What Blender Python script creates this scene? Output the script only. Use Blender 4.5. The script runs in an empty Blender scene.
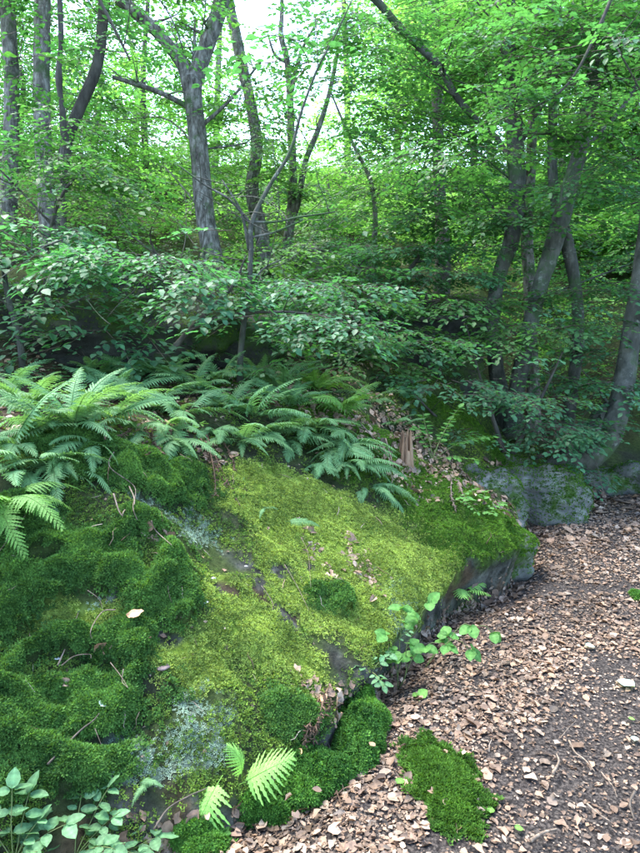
import bpy, math, random
import numpy as np
from mathutils import Vector, Matrix
from mathutils.bvhtree import BVHTree

S = bpy.context.scene
COL = S.collection
rng = np.random.default_rng(7)
random.seed(7)
R = math.radians

# ------------------------------------------------------------------ camera, sky, sun, exposure
CAM = np.array([0.0, 0.0, 1.5]); PITCH = R(10); FPX = 644.0
cd = bpy.data.cameras.new('camera'); co = bpy.data.objects.new('camera', cd); COL.objects.link(co)
co.location = CAM; co.rotation_euler = (R(90) - PITCH, 0, 0)
cd.sensor_fit = 'VERTICAL'; cd.sensor_height = 36; cd.lens = FPX / 853 * 36
cd.clip_start = 0.05; cd.clip_end = 400
S.camera = co
SUN_EL, SUN_AZ = R(62), R(-50)          # azimuth from +Y towards +X
w = bpy.data.worlds.new('World'); S.world = w; w.use_nodes = True
nt = w.node_tree; bg = nt.nodes['Background']
sky = nt.nodes.new('ShaderNodeTexSky'); sky.sky_type = 'NISHITA'; sky.sun_disc = False
sky.sun_elevation = SUN_EL; sky.sun_rotation = SUN_AZ; sky.air_density = 1.0; sky.dust_density = 1.5; sky.ozone_density = 1.0
nt.links.new(sky.outputs[0], bg.inputs[0]); bg.inputs[1].default_value = 0.15
sl = bpy.data.lights.new('sun', 'SUN'); sl.energy = 1.5; sl.angle = R(40); sl.color = (1, .96, .88)
so = bpy.data.objects.new('sun', sl); COL.objects.link(so)
sd = Vector((math.sin(SUN_AZ) * math.cos(SUN_EL), math.cos(SUN_AZ) * math.cos(SUN_EL), math.sin(SUN_EL)))
so.rotation_euler = (-sd).to_track_quat('-Z', 'Y').to_euler(); so.location = sd * 30
S.view_settings.view_transform = 'Standard'; S.view_settings.look = 'None'
S.view_settings.exposure = 3.0; S.view_settings.gamma = 1.0
S.render.engine = 'CYCLES'
S.cycles.max_bounces = 9; S.cycles.diffuse_bounces = 6; S.cycles.glossy_bounces = 2
S.cycles.transmission_bounces = 4; S.cycles.transparent_max_bounces = 4

# ------------------------------------------------------------------ helpers
def ray(u, v):
    d = (u - 320) / FPX; e = (426.5 - v) / FPX
    return np.array([d, math.cos(PITCH) + e * math.sin(PITCH), -math.sin(PITCH) + e * math.cos(PITCH)])
def P(u, v, t): return CAM + ray(u, v) * t                   # t: metres of depth along the view axis
def depth(p): return (p[1] - CAM[1]) * math.cos(PITCH) - (p[2] - CAM[2]) * math.sin(PITCH)

def hash3(i, j, k):
    n = (i * 374761393 + j * 668265263 + k * 2147483647 * 3 + 1013904223) & 0xffffffff
    n = ((n ^ (n >> 13)) * 1274126177) & 0xffffffff
    n = (n ^ (n >> 16)) & 0xffffffff
    return n.astype(np.float64) / 4294967295.0 * 2 - 1
def vnoise(p):
    p = np.asarray(p, float); i = np.floor(p).astype(np.int64); f = p - i; f = f * f * (3 - 2 * f); r = 0
    for a in (0, 1):
        for b in (0, 1):
            for c in (0, 1):
                wt = (f[..., 0] if a else 1 - f[..., 0]) * (f[..., 1] if b else 1 - f[..., 1]) * (f[..., 2] if c else 1 - f[..., 2])
                r = r + wt * hash3(i[..., 0] + a, i[..., 1] + b, i[..., 2] + c)
    return r
def fbm(p, sc, octs=4, gain=.5, off=0.0):
    p = np.asarray(p, float) * sc + off; r = 0; a = 1
    for _ in range(octs): r = r + a * vnoise(p); p = p * 2.03 + 17.1; a *= gain
    return r
def sstep(a, b, x):
    t = np.clip((x - a) / (b - a), 0, 1); return t * t * (3 - 2 * t)

def mesh(name, V, F, col=None, smooth=True):
    V = np.asarray(V, np.float32).reshape(-1, 3); F = np.asarray(F, np.int32); k = F.shape[1]
    me = bpy.data.meshes.new(name)
    me.vertices.add(len(V)); me.vertices.foreach_set('co', V.ravel())
    me.loops.add(F.size); me.loops.foreach_set('vertex_index', F.ravel())
    me.polygons.add(len(F)); me.polygons.foreach_set('loop_start', np.arange(0, F.size, k, dtype=np.int32))
    me.polygons.foreach_set('loop_total', np.full(len(F), k, np.int32))
    me.polygons.foreach_set('use_smooth', np.full(len(F), smooth))
    if col is not None:
        c = np.ones((len(V), 4), np.float32); c[:, :3] = np.clip(col, 0, 1)
        at = me.color_attributes.new('Col', 'FLOAT_COLOR', 'POINT'); at.data.foreach_set('color', c.ravel())
    me.update(); me.validate(); return me
def obj(name, me, mat, parent=None, loc=None, label=None, cat=None, group=None, kind=None):
    o = bpy.data.objects.new(name, me); COL.objects.link(o)
    if mat and not me.materials: me.materials.append(mat)
    if parent: o.parent = parent
    if loc is not None: o.location = loc
    tag(o, label, cat, group, kind); return o
def tag(o, label=None, cat=None, group=None, kind=None):
    if label: o['label'] = label
    if cat: o['category'] = cat
    if group: o['group'] = group
    if kind: o['kind'] = kind
    return o
def thing(name, loc, label, cat, group=None):
    o = bpy.data.objects.new(name, None); COL.objects.link(o); o.empty_display_size = .1
    o.location = [float(a) for a in loc]; return tag(o, label, cat, group)

def crom(pts, n):
    pts = np.asarray(pts, float)
    if len(pts) < 3:
        t = np.linspace(0, 1, n)[:, None]; return pts[0] * (1 - t) + pts[-1] * t
    q = np.vstack([2 * pts[0] - pts[1], pts, 2 * pts[-1] - pts[-2]]); m = len(pts) - 1; out = []
    for x in np.linspace(0, m, n):
        i = min(int(x), m - 1); t = x - i; a, b, c, d = q[i:i + 4]
        out.append(.5 * (2 * b + (c - a) * t + (2 * a - 5 * b + 4 * c - d) * t * t + (3 * b - a - 3 * c + d) * t ** 3))
    return np.array(out)
def tube(pts, rad, sides=8, n=None, rough=0.0, seed=0.0, cap=True):
    """pts (k,3), rad (k) -> verts, tris"""
    a = np.column_stack([pts, rad]); a = crom(a, n or max(2, len(a))); C = a[:, :3]; r = np.maximum(a[:, 3], 1e-4)
    T = np.gradient(C, axis=0); T /= np.linalg.norm(T, axis=1)[:, None] + 1e-9
    ref = np.array([1., 0, 0]) if abs(T[0, 0]) < .8 else np.array([0, 1., 0]); U = []
    for t in T:
        ref = ref - t * ref.dot(t); ref /= np.linalg.norm(ref) + 1e-9; U.append(ref.copy())
    U = np.array(U); W = np.cross(T, U); th = np.arange(sides) / sides * 2 * np.pi
    D = U[:, None] * np.cos(th)[None, :, None] + W[:, None] * np.sin(th)[None, :, None]
    rr = np.repeat(r[:, None], sides, 1)
    if rough:
        q = C[:, None] + D * rr[..., None]
        rr = rr * (1 + rough * fbm(q, 5.0, 3, off=seed) + rough * .6 * vnoise(np.stack([th[None] * 2.2 + 0 * rr, q[..., 2] * 2.5, 0 * rr + seed], -1)))
    V = (C[:, None] + D * rr[..., None]).reshape(-1, 3)
    i = np.arange(len(C) - 1)[:, None] * sides; j = np.arange(sides)[None]; k = (j + 1) % sides
    A, B, Cc, Dd = i + j, i + k, i + sides + k, i + sides + j
    F = np.concatenate([np.stack([A, B, Cc], -1).reshape(-1, 3), np.stack([A, Cc, Dd], -1).reshape(-1, 3)])
    if cap:
        V = np.vstack([V, C[:1], C[-1:]]); c0, c1 = len(V) - 2, len(V) - 1; l = (len(C) - 1) * sides; j = j[0]; k = k[0]
        F = np.vstack([F, np.stack([k, j, 0 * j + c0], -1), np.stack([l + j, l + k, 0 * j + c1], -1)])
    return V, F
def join(parts):
    Vs, Fs, o = [], [], 0
    for V, F in parts: Vs.append(V); Fs.append(F + o); o += len(V)
    return np.vstack(Vs), np.vstack(Fs)

# ------------------------------------------------------------------ materials
def nmat(name):
    m = bpy.data.materials.new(name); m.use_nodes = True; t = m.node_tree; t.nodes.clear()
    out = t.nodes.new('ShaderNodeOutputMaterial'); return m, t, out
def N(t, ty, **k):
    n = t.nodes.new(ty)
    for a, b in k.items(): setattr(n, a, b)
    return n
def foliage_mat(name, trans=.35, rough=.45, spec=.4, noise=.25, scale=60, ttint=(1.5, 1.5, .55)):
    m, t, out = nmat(name); L = t.links.new
    at = N(t, 'ShaderNodeAttribute', attribute_name='Col')
    tc = N(t, 'ShaderNodeTexCoord'); no = N(t, 'ShaderNodeTexNoise'); no.inputs['Scale'].default_value = scale; no.inputs['Detail'].default_value = 3
    L(tc.outputs['Object'], no.inputs['Vector'])
    mr = N(t, 'ShaderNodeMapRange'); mr.inputs[1].default_value = .3; mr.inputs[2].default_value = .7; mr.inputs[3].default_value = 1 - noise; mr.inputs[4].default_value = 1 + noise
    L(no.outputs['Fac'], mr.inputs[0])
    mx = N(t, 'ShaderNodeVectorMath', operation='SCALE'); L(at.outputs['Color'], mx.inputs[0]); L(mr.outputs[0], mx.inputs['Scale'])
    p = N(t, 'ShaderNodeBsdfPrincipled'); p.inputs['Roughness'].default_value = rough; p.inputs['Specular IOR Level'].default_value = spec
    L(mx.outputs[0], p.inputs['Base Color'])
    tr = N(t, 'ShaderNodeBsdfTranslucent'); tm = N(t, 'ShaderNodeVectorMath', operation='MULTIPLY'); tm.inputs[1].default_value = ttint
    L(mx.outputs[0], tm.inputs[0]); L(tm.outputs[0], tr.inputs['Color'])
    ms = N(t, 'ShaderNodeMixShader'); ms.inputs[0].default_value = trans
    L(p.outputs[0], ms.inputs[1]); L(tr.outputs[0], ms.inputs[2]); L(ms.outputs[0], out.inputs[0]); return m
def rough_mat(name, stops, scale=8, stretch=(1, 1, 1), rough=.85, bump=.5, bdist=.02, bscale=None, vcol=False, moss=None, lichen=None, spec=.25):
    """noise-coloured solid; vcol multiplies the Col attribute; moss/lichen = (colour, threshold, scale)"""
    m, t, out = nmat(name); L = t.links.new
    tc = N(t, 'ShaderNodeTexCoord'); mp = N(t, 'ShaderNodeMapping'); mp.inputs['Scale'].default_value = stretch
    L(tc.outputs['Object'], mp.inputs[0])
    no = N(t, 'ShaderNodeTexNoise'); no.inputs['Scale'].default_value = scale; no.inputs['Detail'].default_value = 8; no.inputs['Roughness'].default_value = .65
    L(mp.outputs[0], no.inputs['Vector'])
    cr = N(t, 'ShaderNodeValToRGB'); e = cr.color_ramp.elements
    while len(e) < len(stops): e.new(.5)
    for x, (pos, c) in zip(e, stops): x.position = pos; x.color = (*c, 1)
    L(no.outputs['Fac'], cr.inputs[0]); c = cr.outputs[0]
    for k, ex in enumerate((moss, lichen)):
        if not ex: continue
        n2 = N(t, 'ShaderNodeTexNoise'); n2.inputs['Scale'].default_value = ex[2]; n2.inputs['Detail'].default_value = 6; n2.inputs['Roughness'].default_value = .7
        L(tc.outputs['Object'], n2.inputs['Vector'])
        r2 = N(t, 'ShaderNodeMapRange'); r2.inputs[1].default_value = ex[1]; r2.inputs[2].default_value = ex[1] + .08; L(n2.outputs['Fac'], r2.inputs[0])
        mm = N(t, 'ShaderNodeMix', data_type='RGBA'); L(r2.outputs[0], mm.inputs[0]); L(c, mm.inputs[6]); mm.inputs[7].default_value = (*ex[0], 1); c = mm.outputs[2]
    if vcol:
        at = N(t, 'ShaderNodeAttribute', attribute_name='Col'); mm = N(t, 'ShaderNodeMix', data_type='RGBA', blend_type='MULTIPLY'); mm.inputs[0].default_value = 1
        L(c, mm.inputs[6]); L(at.outputs['Color'], mm.inputs[7]); c = mm.outputs[2]
    p = N(t, 'ShaderNodeBsdfPrincipled'); p.inputs['Roughness'].default_value = rough; p.inputs['Specular IOR Level'].default_value = spec; L(c, p.inputs['Base Color'])
    nb = N(t, 'ShaderNodeTexNoise'); nb.inputs['Scale'].default_value = bscale or scale * 3; nb.inputs['Detail'].default_value = 14; nb.inputs['Roughness'].default_value = .72; L(mp.outputs[0], nb.inputs['Vector'])
    b = N(t, 'ShaderNodeBump'); b.inputs['Strength'].default_value = bump; b.inputs['Distance'].default_value = bdist
    L(nb.outputs['Fac'], b.inputs['Height']); L(b.outputs[0], p.inputs['Normal']); L(p.outputs[0], out.inputs[0]); return m

M_leaf = foliage_mat('tree_leaf', .48, .45, .35, ttint=(1.5, 1.75, .75))
M_near = foliage_mat('near_leaf', .35, .6, .22, noise=.45, scale=90)
M_fern = foliage_mat('fern_leaf', .36, .62, .25, noise=.3, scale=70, ttint=(1.4, 1.4, .6))
M_moss = foliage_mat('moss_sprig', .3, .75, .12, noise=.15, scale=30, ttint=(1.5, 1.4, .5))
M_dead = foliage_mat('dead_leaf', .12, .6, .3, noise=.35, scale=70, ttint=(1.3, 1, .7))
M_bark = rough_mat('grey_bark', [(.34, (.030, .027, .021)), (.5, (.12, .115, .095)), (.66, (.26, .26, .225))], 24, (1, 1, .30), .85, 1, .03, 26,
                   moss=((.05, .09, .03), .52, 3.0), lichen=((.26, .30, .24), .60, 22))
M_bark2 = rough_mat('smooth_bark', [(.32, (.022, .024, .018)), (.5, (.058, .062, .050)), (.68, (.12, .125, .105))], 11, (1, 1, .55), .8, .9, .02, 34,
                    moss=((.04, .075, .028), .50, 2.2), lichen=((.17, .20, .16), .60, 14))
M_bark3 = rough_mat('dark_bark', [(.3, (.025, .022, .018)), (.7, (.095, .09, .075))], 14, (1, 1, .4), .85, .9, .015, 40, moss=((.05, .085, .03), .6, 5.0))
M_twig = rough_mat('twig_bark', [(.3, (.035, .028, .02)), (.7, (.11, .09, .07))], 30, rough=.8, bump=.4, bdist=.002)
M_pale = rough_mat('bleached_twig', [(.35, (.07, .05, .035)), (.65, (.24, .19, .14))], 40, rough=.75, bump=.4, bdist=.002)
M_stalk = rough_mat('green_stalk', [(.3, (.06, .10, .03)), (.7, (.12, .15, .05))], 30, rough=.6, bump=.2, bdist=.001)
M_rock = rough_mat('rock', [(.3, (.03, .034, .03)), (.5, (.12, .13, .115)), (.7, (.27, .29, .26))], 5, rough=.8, bump=.9, bdist=.03, bscale=22,
                   moss=((.04, .085, .015), .53, 2.6), lichen=((.24, .30, .25), .63, 9))
M_ground = rough_mat('bank_surface', [(.3, (.45, .45, .45)), (.5, (1, 1, 1)), (.72, (1.6, 1.6, 1.6))], 34, rough=.95, bump=1, bdist=.03, bscale=48, vcol=True, spec=.1)
M_path = rough_mat('path_soil', [(.38, (.012, .010, .009)), (.5, (.036, .031, .028)), (.62, (.10, .085, .072))], 95, rough=.95, bump=1, bdist=.01, bscale=120, spec=.15)
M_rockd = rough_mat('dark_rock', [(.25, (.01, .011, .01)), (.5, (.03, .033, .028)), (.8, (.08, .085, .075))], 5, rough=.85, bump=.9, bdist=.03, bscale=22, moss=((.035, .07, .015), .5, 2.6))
M_wood = rough_mat('rotten_wood', [(.35, (.06, .035, .02)), (.5, (.20, .125, .075)), (.68, (.34, .24, .15))], 22, (1, 1, .12), .85, .9, .01, 60)

# ------------------------------------------------------------------ terrain
FOOT = np.array([(-6, .2), (-3, .75), (-1.5, 1.15), (-.6, 1.55), (-.12, 1.85), (.20, 2.4), (.50, 2.85), (.80, 3.22), (1.10, 3.5), (1.22, 3.95), (1.9, 4.95), (3.0, 5.5), (4.5, 5.7), (9, 5.2), (40, 2)], float)
FOOT = crom(FOOT, 90)
def sdist(x, y):
    best = np.full(x.shape, 1e9); sg = np.ones(x.shape); al = np.zeros(x.shape); nx = np.zeros(x.shape); ny = np.zeros(x.shape); acc = 0
    for a, b in zip(FOOT[:-1], FOOT[1:]):
        d = b - a; L2 = d.dot(d); L = math.sqrt(L2); t = np.clip(((x - a[0]) * d[0] + (y - a[1]) * d[1]) / L2, 0, 1)
        dx = x - a[0] - t * d[0]; dy = y - a[1] - t * d[1]; D = np.hypot(dx, dy); m = D < best
        best = np.where(m, D, best); sg = np.where(m, np.sign(d[0] * dy - d[1] * dx), sg); al = np.where(m, acc + t * L, al)
        nx = np.where(m, d[1] / L, nx); ny = np.where(m, -d[0] / L, ny); acc += L
    return best * sg, al, nx, ny
PATHN = lambda x, y: .018 * fbm(np.stack([x, y, 0 * x], -1), 1.3, 3)
def hgt(x, y):
    s, al, nx, ny = sdist(x, y); q = np.stack([x, y, 0 * x], -1)
    s = s + .035 * fbm(q, 3.2, 3, off=5) + .02 * fbm(q, 9, 2)
    A = 1 - (.62 * sstep(1.1, 2.0, x) + .26 * sstep(1.9, 2.5, x)) * (1 - sstep(1.5, 4.5, s))          # low bank at the right
    edge = .16 * (1 - .7 * sstep(1.15, 1.6, x)) * (1 - .65 * (1 - sstep(-.1, .35, x)))
    z = edge * sstep(0, .10, s)
    prof = np.interp(s, [0, .08, .5, 1.0, 1.3, 1.6, 2.6, 4.0, 6.0, 12, 60], [0, 0, .36, .76, .90, .94, 1.05, 1.72, 2.5, 4.7, 15])
    z = z + A * prof
    z = z + (.045 * fbm(q, 2.1, 3, off=3) + .03 * fbm(q, 7, 3, off=9)) * sstep(.02, .3, s) * (1 + 2 * sstep(2, 5, s))
    z = z + PATHN(x, y) * (1 - sstep(0, .2, s)) - .05 * sstep(-.25, 0, s) * (1 - sstep(0, .06, s))
    # shallow trodden channel crossing the path below the second rock
    return z, s, nx, ny
def axis(lo, a, b, hi, fine, ratio=1.09):
    mid = np.arange(a, b + fine / 2, fine); L, st = [a], fine
    while L[-1] > lo: st *= ratio; L.append(L[-1] - st)
    H, st = [b], fine
    while H[-1] < hi: st *= ratio; H.append(H[-1] + st)
    return np.concatenate([L[::-1][:-1], mid, H[1:]])
gx = axis(-90, -1.9, 2.3, 90, .0165); gy = axis(-60, 1.2, 5.0, 120, .0165)
X, Y = np.meshgrid(gx, gy); Z, SD, NX, NY = hgt(X, Y)
over = .11 * sstep(.01, .11, SD) * (1 - sstep(.12, .5, SD)) * (1 - sstep(1.15, 1.4, X)) * sstep(-.3, .1, X)
X2 = X + NX * over; Y2 = Y + NY * over
TV = np.stack([X2, Y2, Z], -1).reshape(-1, 3)
ny_, nx_ = X.shape; ii, jj = np.meshgrid(np.arange(ny_ - 1), np.arange(nx_ - 1), indexing='ij')
a = (ii * nx_ + jj).ravel(); TF = np.stack([a, a + 1, a + nx_ + 1, a + nx_], -1)
def mkbvh(V, F): return BVHTree.FromPolygons(V.tolist(), F.tolist())
near = (X2.ravel()[TF[:, 0]] > -4) & (X2.ravel()[TF[:, 0]] < 7) & (Y2.ravel()[TF[:, 0]] > .5) & (Y2.ravel()[TF[:, 0]] < 20)
bvh = mkbvh(TV, TF[near])
def hit(u, v):
    d = ray(u, v); L = np.linalg.norm(d); h = bvh.ray_cast(Vector(CAM), Vector(d / L))
    if h[0] is None: return P(u, v, 6), Vector((0, 0, 1))
    n = h[1]; n = n if n.z > 0 else -n
    return np.array(h[0]), n
def drop(x, y):
    h = bvh.ray_cast(Vector((x, y, 30)), Vector((0, 0, -1)))
    return (np.array(h[0]), h[1] if h[1].z > 0 else -h[1]) if h[0] else (np.array([x, y, float(hgt(np.array([x]), np.array([y]))[0][0])]), Vector((0, 0, 1)))

# patches of growth on the bank: (u, v, radius u, radius v) -> a world centre and a world radius
def patch(lst):
    out = []
    for u, v, ru, rv in lst:
        c, n = hit(u, v); t = depth(c); l, _ = hit(u - ru, v); r, _ = hit(u + ru, v); up, _ = hit(u, v - rv); dn, _ = hit(u, v + rv)
        ex = np.clip((r - l) / 2, -ru / FPX * t * 2.5, ru / FPX * t * 2.5); ey = np.clip((up - dn) / 2, -rv / FPX * t * 2.5, rv / FPX * t * 2.5)
        out.append((c, ex, ey))
    return out
def pmask(V, patches, k=1.0):
    m = np.zeros(len(V)); wob = .38 * fbm(V, 5, 5, off=2, gain=.62)
    for c, ex, ey in patches:
        d = V - c; a = d @ ex / (ex @ ex); b = d @ ey / (ey @ ey); q = np.sqrt(a * a + b * b) + wob
        m = np.maximum(m, 1 - sstep(.5, 1.25, q * k))
    return m
CUSH = patch([(90, 555, 125, 42), (165, 478, 60, 26), (30, 520, 55, 30), (165, 592, 42, 30), (20, 600, 45, 45), (125, 645, 32, 22), (110, 700, 60, 42), (25, 720, 55, 60),
              (70, 765, 70, 28), (55, 660, 35, 28), (285, 708, 32, 26), (95, 470, 30, 22), (330, 600, 22, 16), (60, 440, 40, 14)])
BRIGHT = patch([(295, 585, 40, 40), (240, 605, 40, 30), (160, 655, 30, 16), (345, 540, 95, 45), (400, 590, 42, 42), (355, 612, 45, 36), (255, 635, 55, 36), (200, 660, 45, 26), (300, 495, 80, 24), (230, 500, 40, 18), (300, 660, 26, 26), (120, 430, 30, 14),
                (40, 455, 40, 14), (80, 615, 40, 16)])
LUMP = patch([(440, 530, 35, 30), (465, 545, 22, 28), (430, 492, 45, 18), (490, 520, 32, 25), (520, 482, 45, 16), (400, 470, 28, 12), (350, 470, 30, 16)])
PALE = patch([(175, 742, 52, 16), (210, 750, 22, 20), (180, 528, 40, 9), (210, 530, 24, 16), (105, 602, 30, 8), (150, 770, 60, 12), (215, 710, 26, 22), (200, 700, 20, 16), (130, 745, 26, 12), (395, 640, 20, 14)])
BARE = patch([(250, 562, 38, 13), (290, 620, 15, 32), (208, 603, 10, 13), (335, 660, 12, 20), (225, 590, 20, 8), (120, 600, 12, 8), (320, 575, 16, 10), (265, 590, 20, 12), (160, 640, 24, 12)])
GAPS = patch([(82, 612, 48, 13), (60, 668, 34, 12), (152, 688, 16, 26), (150, 560, 12, 22), (40, 560, 26, 8), (95, 748, 30, 9), (118, 668, 20, 9), (20, 640, 22, 8), (190, 560, 12, 14)])
mc = pmask(TV, CUSH) * (1 - .95 * pmask(TV, GAPS)); mb = pmask(TV, BRIGHT); ml = pmask(TV, LUMP)
mp_ = pmask(TV, PALE) * sstep(-.25, .15, fbm(TV, 28, 3, off=4)); mr_ = pmask(TV, BARE) * sstep(-.45, 0, fbm(TV, 16, 3, off=8))
sf = SD.ravel()
onbank = sstep(.0, .05, sf)
crest = sstep(.95, 1.25, sf)                                       # leaf mould above the rock face
lum = 1 - np.abs(fbm(TV, 8.5, 2, off=1)) * 1.3; lum = np.clip(lum, 0, 1) ** .8
lift = (mc * (.012 + .060 * lum) + ml * (.02 + .05 * lum) + mb * .008 * lum) * (1 - mr_) * onbank
TV[:, 2] += lift * .8; TV[:, 0] += NX.ravel() * lift * .5; TV[:, 1] += NY.ravel() * lift * .5
bvh = mkbvh(TV, TF[near])
# colours of the bank's own surface
def mixc(c, m, k): m = m[:, None]; return c * (1 - m) + np.array(k) * m
n1 = np.clip(fbm(TV, 6, 4, off=20) * .6 + .5, 0, 1)
base = mixc(np.tile([.030, .034, .022], (len(TV), 1)), n1, (.05, .075, .022))
base = mixc(base, mb, (.12, .19, .025)); base = mixc(base, ml, (.05, .10, .016)); base = mixc(base, mc, (.022, .05, .012))
rockc = mixc(np.tile([.022, .024, .020], (len(TV), 1)), np.clip(fbm(TV, 24, 4, off=30) * .9 + .45, 0, 1), (.10, .105, .09)); rockc = mixc(rockc, sstep(.1, .6, fbm(TV, 7, 3, off=35)), (.07, .05, .032))
base = base * (1 - mr_)[:, None] + rockc * mr_[:, None]
base = mixc(base, mp_ * .7 * sstep(-.2, .5, fbm(TV, 45, 2, off=90)), (.26, .33, .28))
sfn = sf + .05 * fbm(TV, 9, 3, off=91); edgem = (1 - sstep(.05, .12, sfn)) * sstep(-.05, .02, sfn)
base = base * (1 - edgem)[:, None] + (rockc * 1.25) * edgem[:, None]
mould = mixc(np.tile([.035, .027, .018], (len(TV), 1)), n1, (.075, .055, .035))
hillm = crest * sstep(1.1, 1.6, sf) * sstep(-.2, .3, fbm(TV, 1.5, 3, off=40) + .25); base = base * (1 - hillm)[:, None] + mould * hillm[:, None]
farm = sstep(2.2, 4, sf); base = mixc(base, farm * .6, (.05, .08, .022))
pathf = (SD[:-1, :-1] < -.0).ravel()
base_me = TF[~pathf]; path_me = TF[pathf]
def submesh(name, F, mat, col, **k):
    u, inv = np.unique(F, return_inverse=True); me = mesh(name, TV[u], inv.reshape(F.shape), col[u]); return obj(name, me, mat, **k)
bank_o = submesh('mossy_bank', base_me, M_ground, base, kind='structure')
path_o = submesh('path', path_me, M_path, base, kind='structure')

# ------------------------------------------------------------------ moss sprigs (nobody could count them)
def sample(V, F, wt, n, seed):
    r = np.random.default_rng(seed); T = np.vstack([F[:, [0, 1, 2]], F[:, [0, 2, 3]]]) if F.shape[1] == 4 else F
    A, B, C = V[T[:, 0]], V[T[:, 1]], V[T[:, 2]]; cr = np.cross(B - A, C - A); ar = np.linalg.norm(cr, axis=1)
    pw = ar * wt[T].mean(1); pw = pw / pw.sum(); idx = r.choice(len(T), n, p=pw)
    u, v = r.random(n), r.random(n); f = u + v > 1; u[f], v[f] = 1 - u[f], 1 - v[f]
    Pp = A[idx] + (B - A)[idx] * u[:, None] + (C - A)[idx] * v[:, None]
    nn = cr[idx] / (ar[idx][:, None] + 1e-12); nn[nn[:, 2] < 0] *= -1; return Pp, nn
def frames(nrm, r, lean=.35):
    n = len(nrm); z = nrm + r.normal(0, lean, (n, 3)) * .6; z /= np.linalg.norm(z, axis=1)[:, None]
    a = r.normal(0, 1, (n, 3)); x = np.cross(a, z); x /= np.linalg.norm(x, axis=1)[:, None] + 1e-9; return x, np.cross(z, x), z
def scatter_tmpl(Pp, fr, sc, tv, tf):
    x, y, z = fr; M = np.stack([x, y, z], -1) * sc[:, None, None]                     # columns
    V = np.einsum('nij,kj->nki', M, tv) + Pp[:, None]
    F = tf[None] + (np.arange(len(Pp)) * len(tv))[:, None, None]; return V.reshape(-1, 3), F.reshape(-1, tf.shape[1])
def star(k, up, seed):
    r = np.random.default_rng(seed); V, F = [], []
    for i in range(k):
        a = i / k * 2 * np.pi + r.normal(0, .2); el = up + r.normal(0, .18); d = np.array([math.cos(a) * math.cos(el), math.sin(a) * math.cos(el), math.sin(el)])
        s = np.array([-math.sin(a), math.cos(a), 0]) * .17; b = len(V)
        V += [d * .30 + s * 1.7, d * .30 - s * 1.7, d * .98 + (0, 0, .08)]; F += [(b, b + 1, b + 2)]
    return np.array(V), np.array(F)
def moss(name, wt, n, size, tmpl, cols, seed, label, parent=None, VV=None, FF=None, hi=.75):
    VV = TV if VV is None else VV; FF = TF[near] if FF is None else FF
    Pp, nn = sample(VV, FF, wt, n, seed); r = np.random.default_rng(seed + 1)
    sc = size * r.uniform(.65, 1.35, n); V, F = scatter_tmpl(Pp + nn * size * .3, frames(nn, r, hi), sc, *tmpl)
    k = np.clip(fbm(Pp, 9, 3, off=seed) * .5 + .5 + r.normal(0, .22, n), 0, 1)[:, None]
    c = np.array(cols[0]) * (1 - k) + np.array(cols[1]) * k; c = c * r.uniform(.65, 1.35, (n, 1))
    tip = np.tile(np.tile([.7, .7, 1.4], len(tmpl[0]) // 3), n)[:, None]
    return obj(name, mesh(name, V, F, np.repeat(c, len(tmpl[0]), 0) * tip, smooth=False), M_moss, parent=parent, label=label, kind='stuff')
vis = ((TV[:, 0] > -1.75) & (TV[:, 0] < 3.2) & (TV[:, 1] > 1.0) & (TV[:, 1] < 6)).astype(float)
dfall = 1 / (0.6 + np.maximum(TV[:, 1] - 1.2, 0) * .55)
notr = (1 - mr_) * (1 - mp_ * .8) * onbank * (1 - edgem)
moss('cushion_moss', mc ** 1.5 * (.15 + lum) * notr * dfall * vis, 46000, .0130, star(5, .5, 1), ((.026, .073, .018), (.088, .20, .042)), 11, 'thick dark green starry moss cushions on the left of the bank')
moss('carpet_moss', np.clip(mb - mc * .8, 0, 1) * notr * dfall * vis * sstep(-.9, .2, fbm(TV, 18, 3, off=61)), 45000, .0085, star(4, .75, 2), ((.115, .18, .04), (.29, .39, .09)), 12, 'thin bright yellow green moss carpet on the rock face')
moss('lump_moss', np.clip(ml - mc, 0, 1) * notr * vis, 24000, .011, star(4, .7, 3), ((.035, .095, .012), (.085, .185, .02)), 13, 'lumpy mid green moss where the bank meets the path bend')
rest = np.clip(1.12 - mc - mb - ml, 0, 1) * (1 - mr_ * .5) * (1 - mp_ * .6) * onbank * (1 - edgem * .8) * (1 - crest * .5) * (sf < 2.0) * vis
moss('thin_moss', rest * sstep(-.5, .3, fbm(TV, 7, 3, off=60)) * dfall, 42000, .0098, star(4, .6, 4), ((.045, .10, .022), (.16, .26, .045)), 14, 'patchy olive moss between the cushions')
moss('pale_moss', mp_ * onbank * vis, 4200, .006, star(4, .35, 5), ((.15, .24, .16), (.30, .40, .30)), 15, 'pale grey green lichen and moss crust on the rock')

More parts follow.
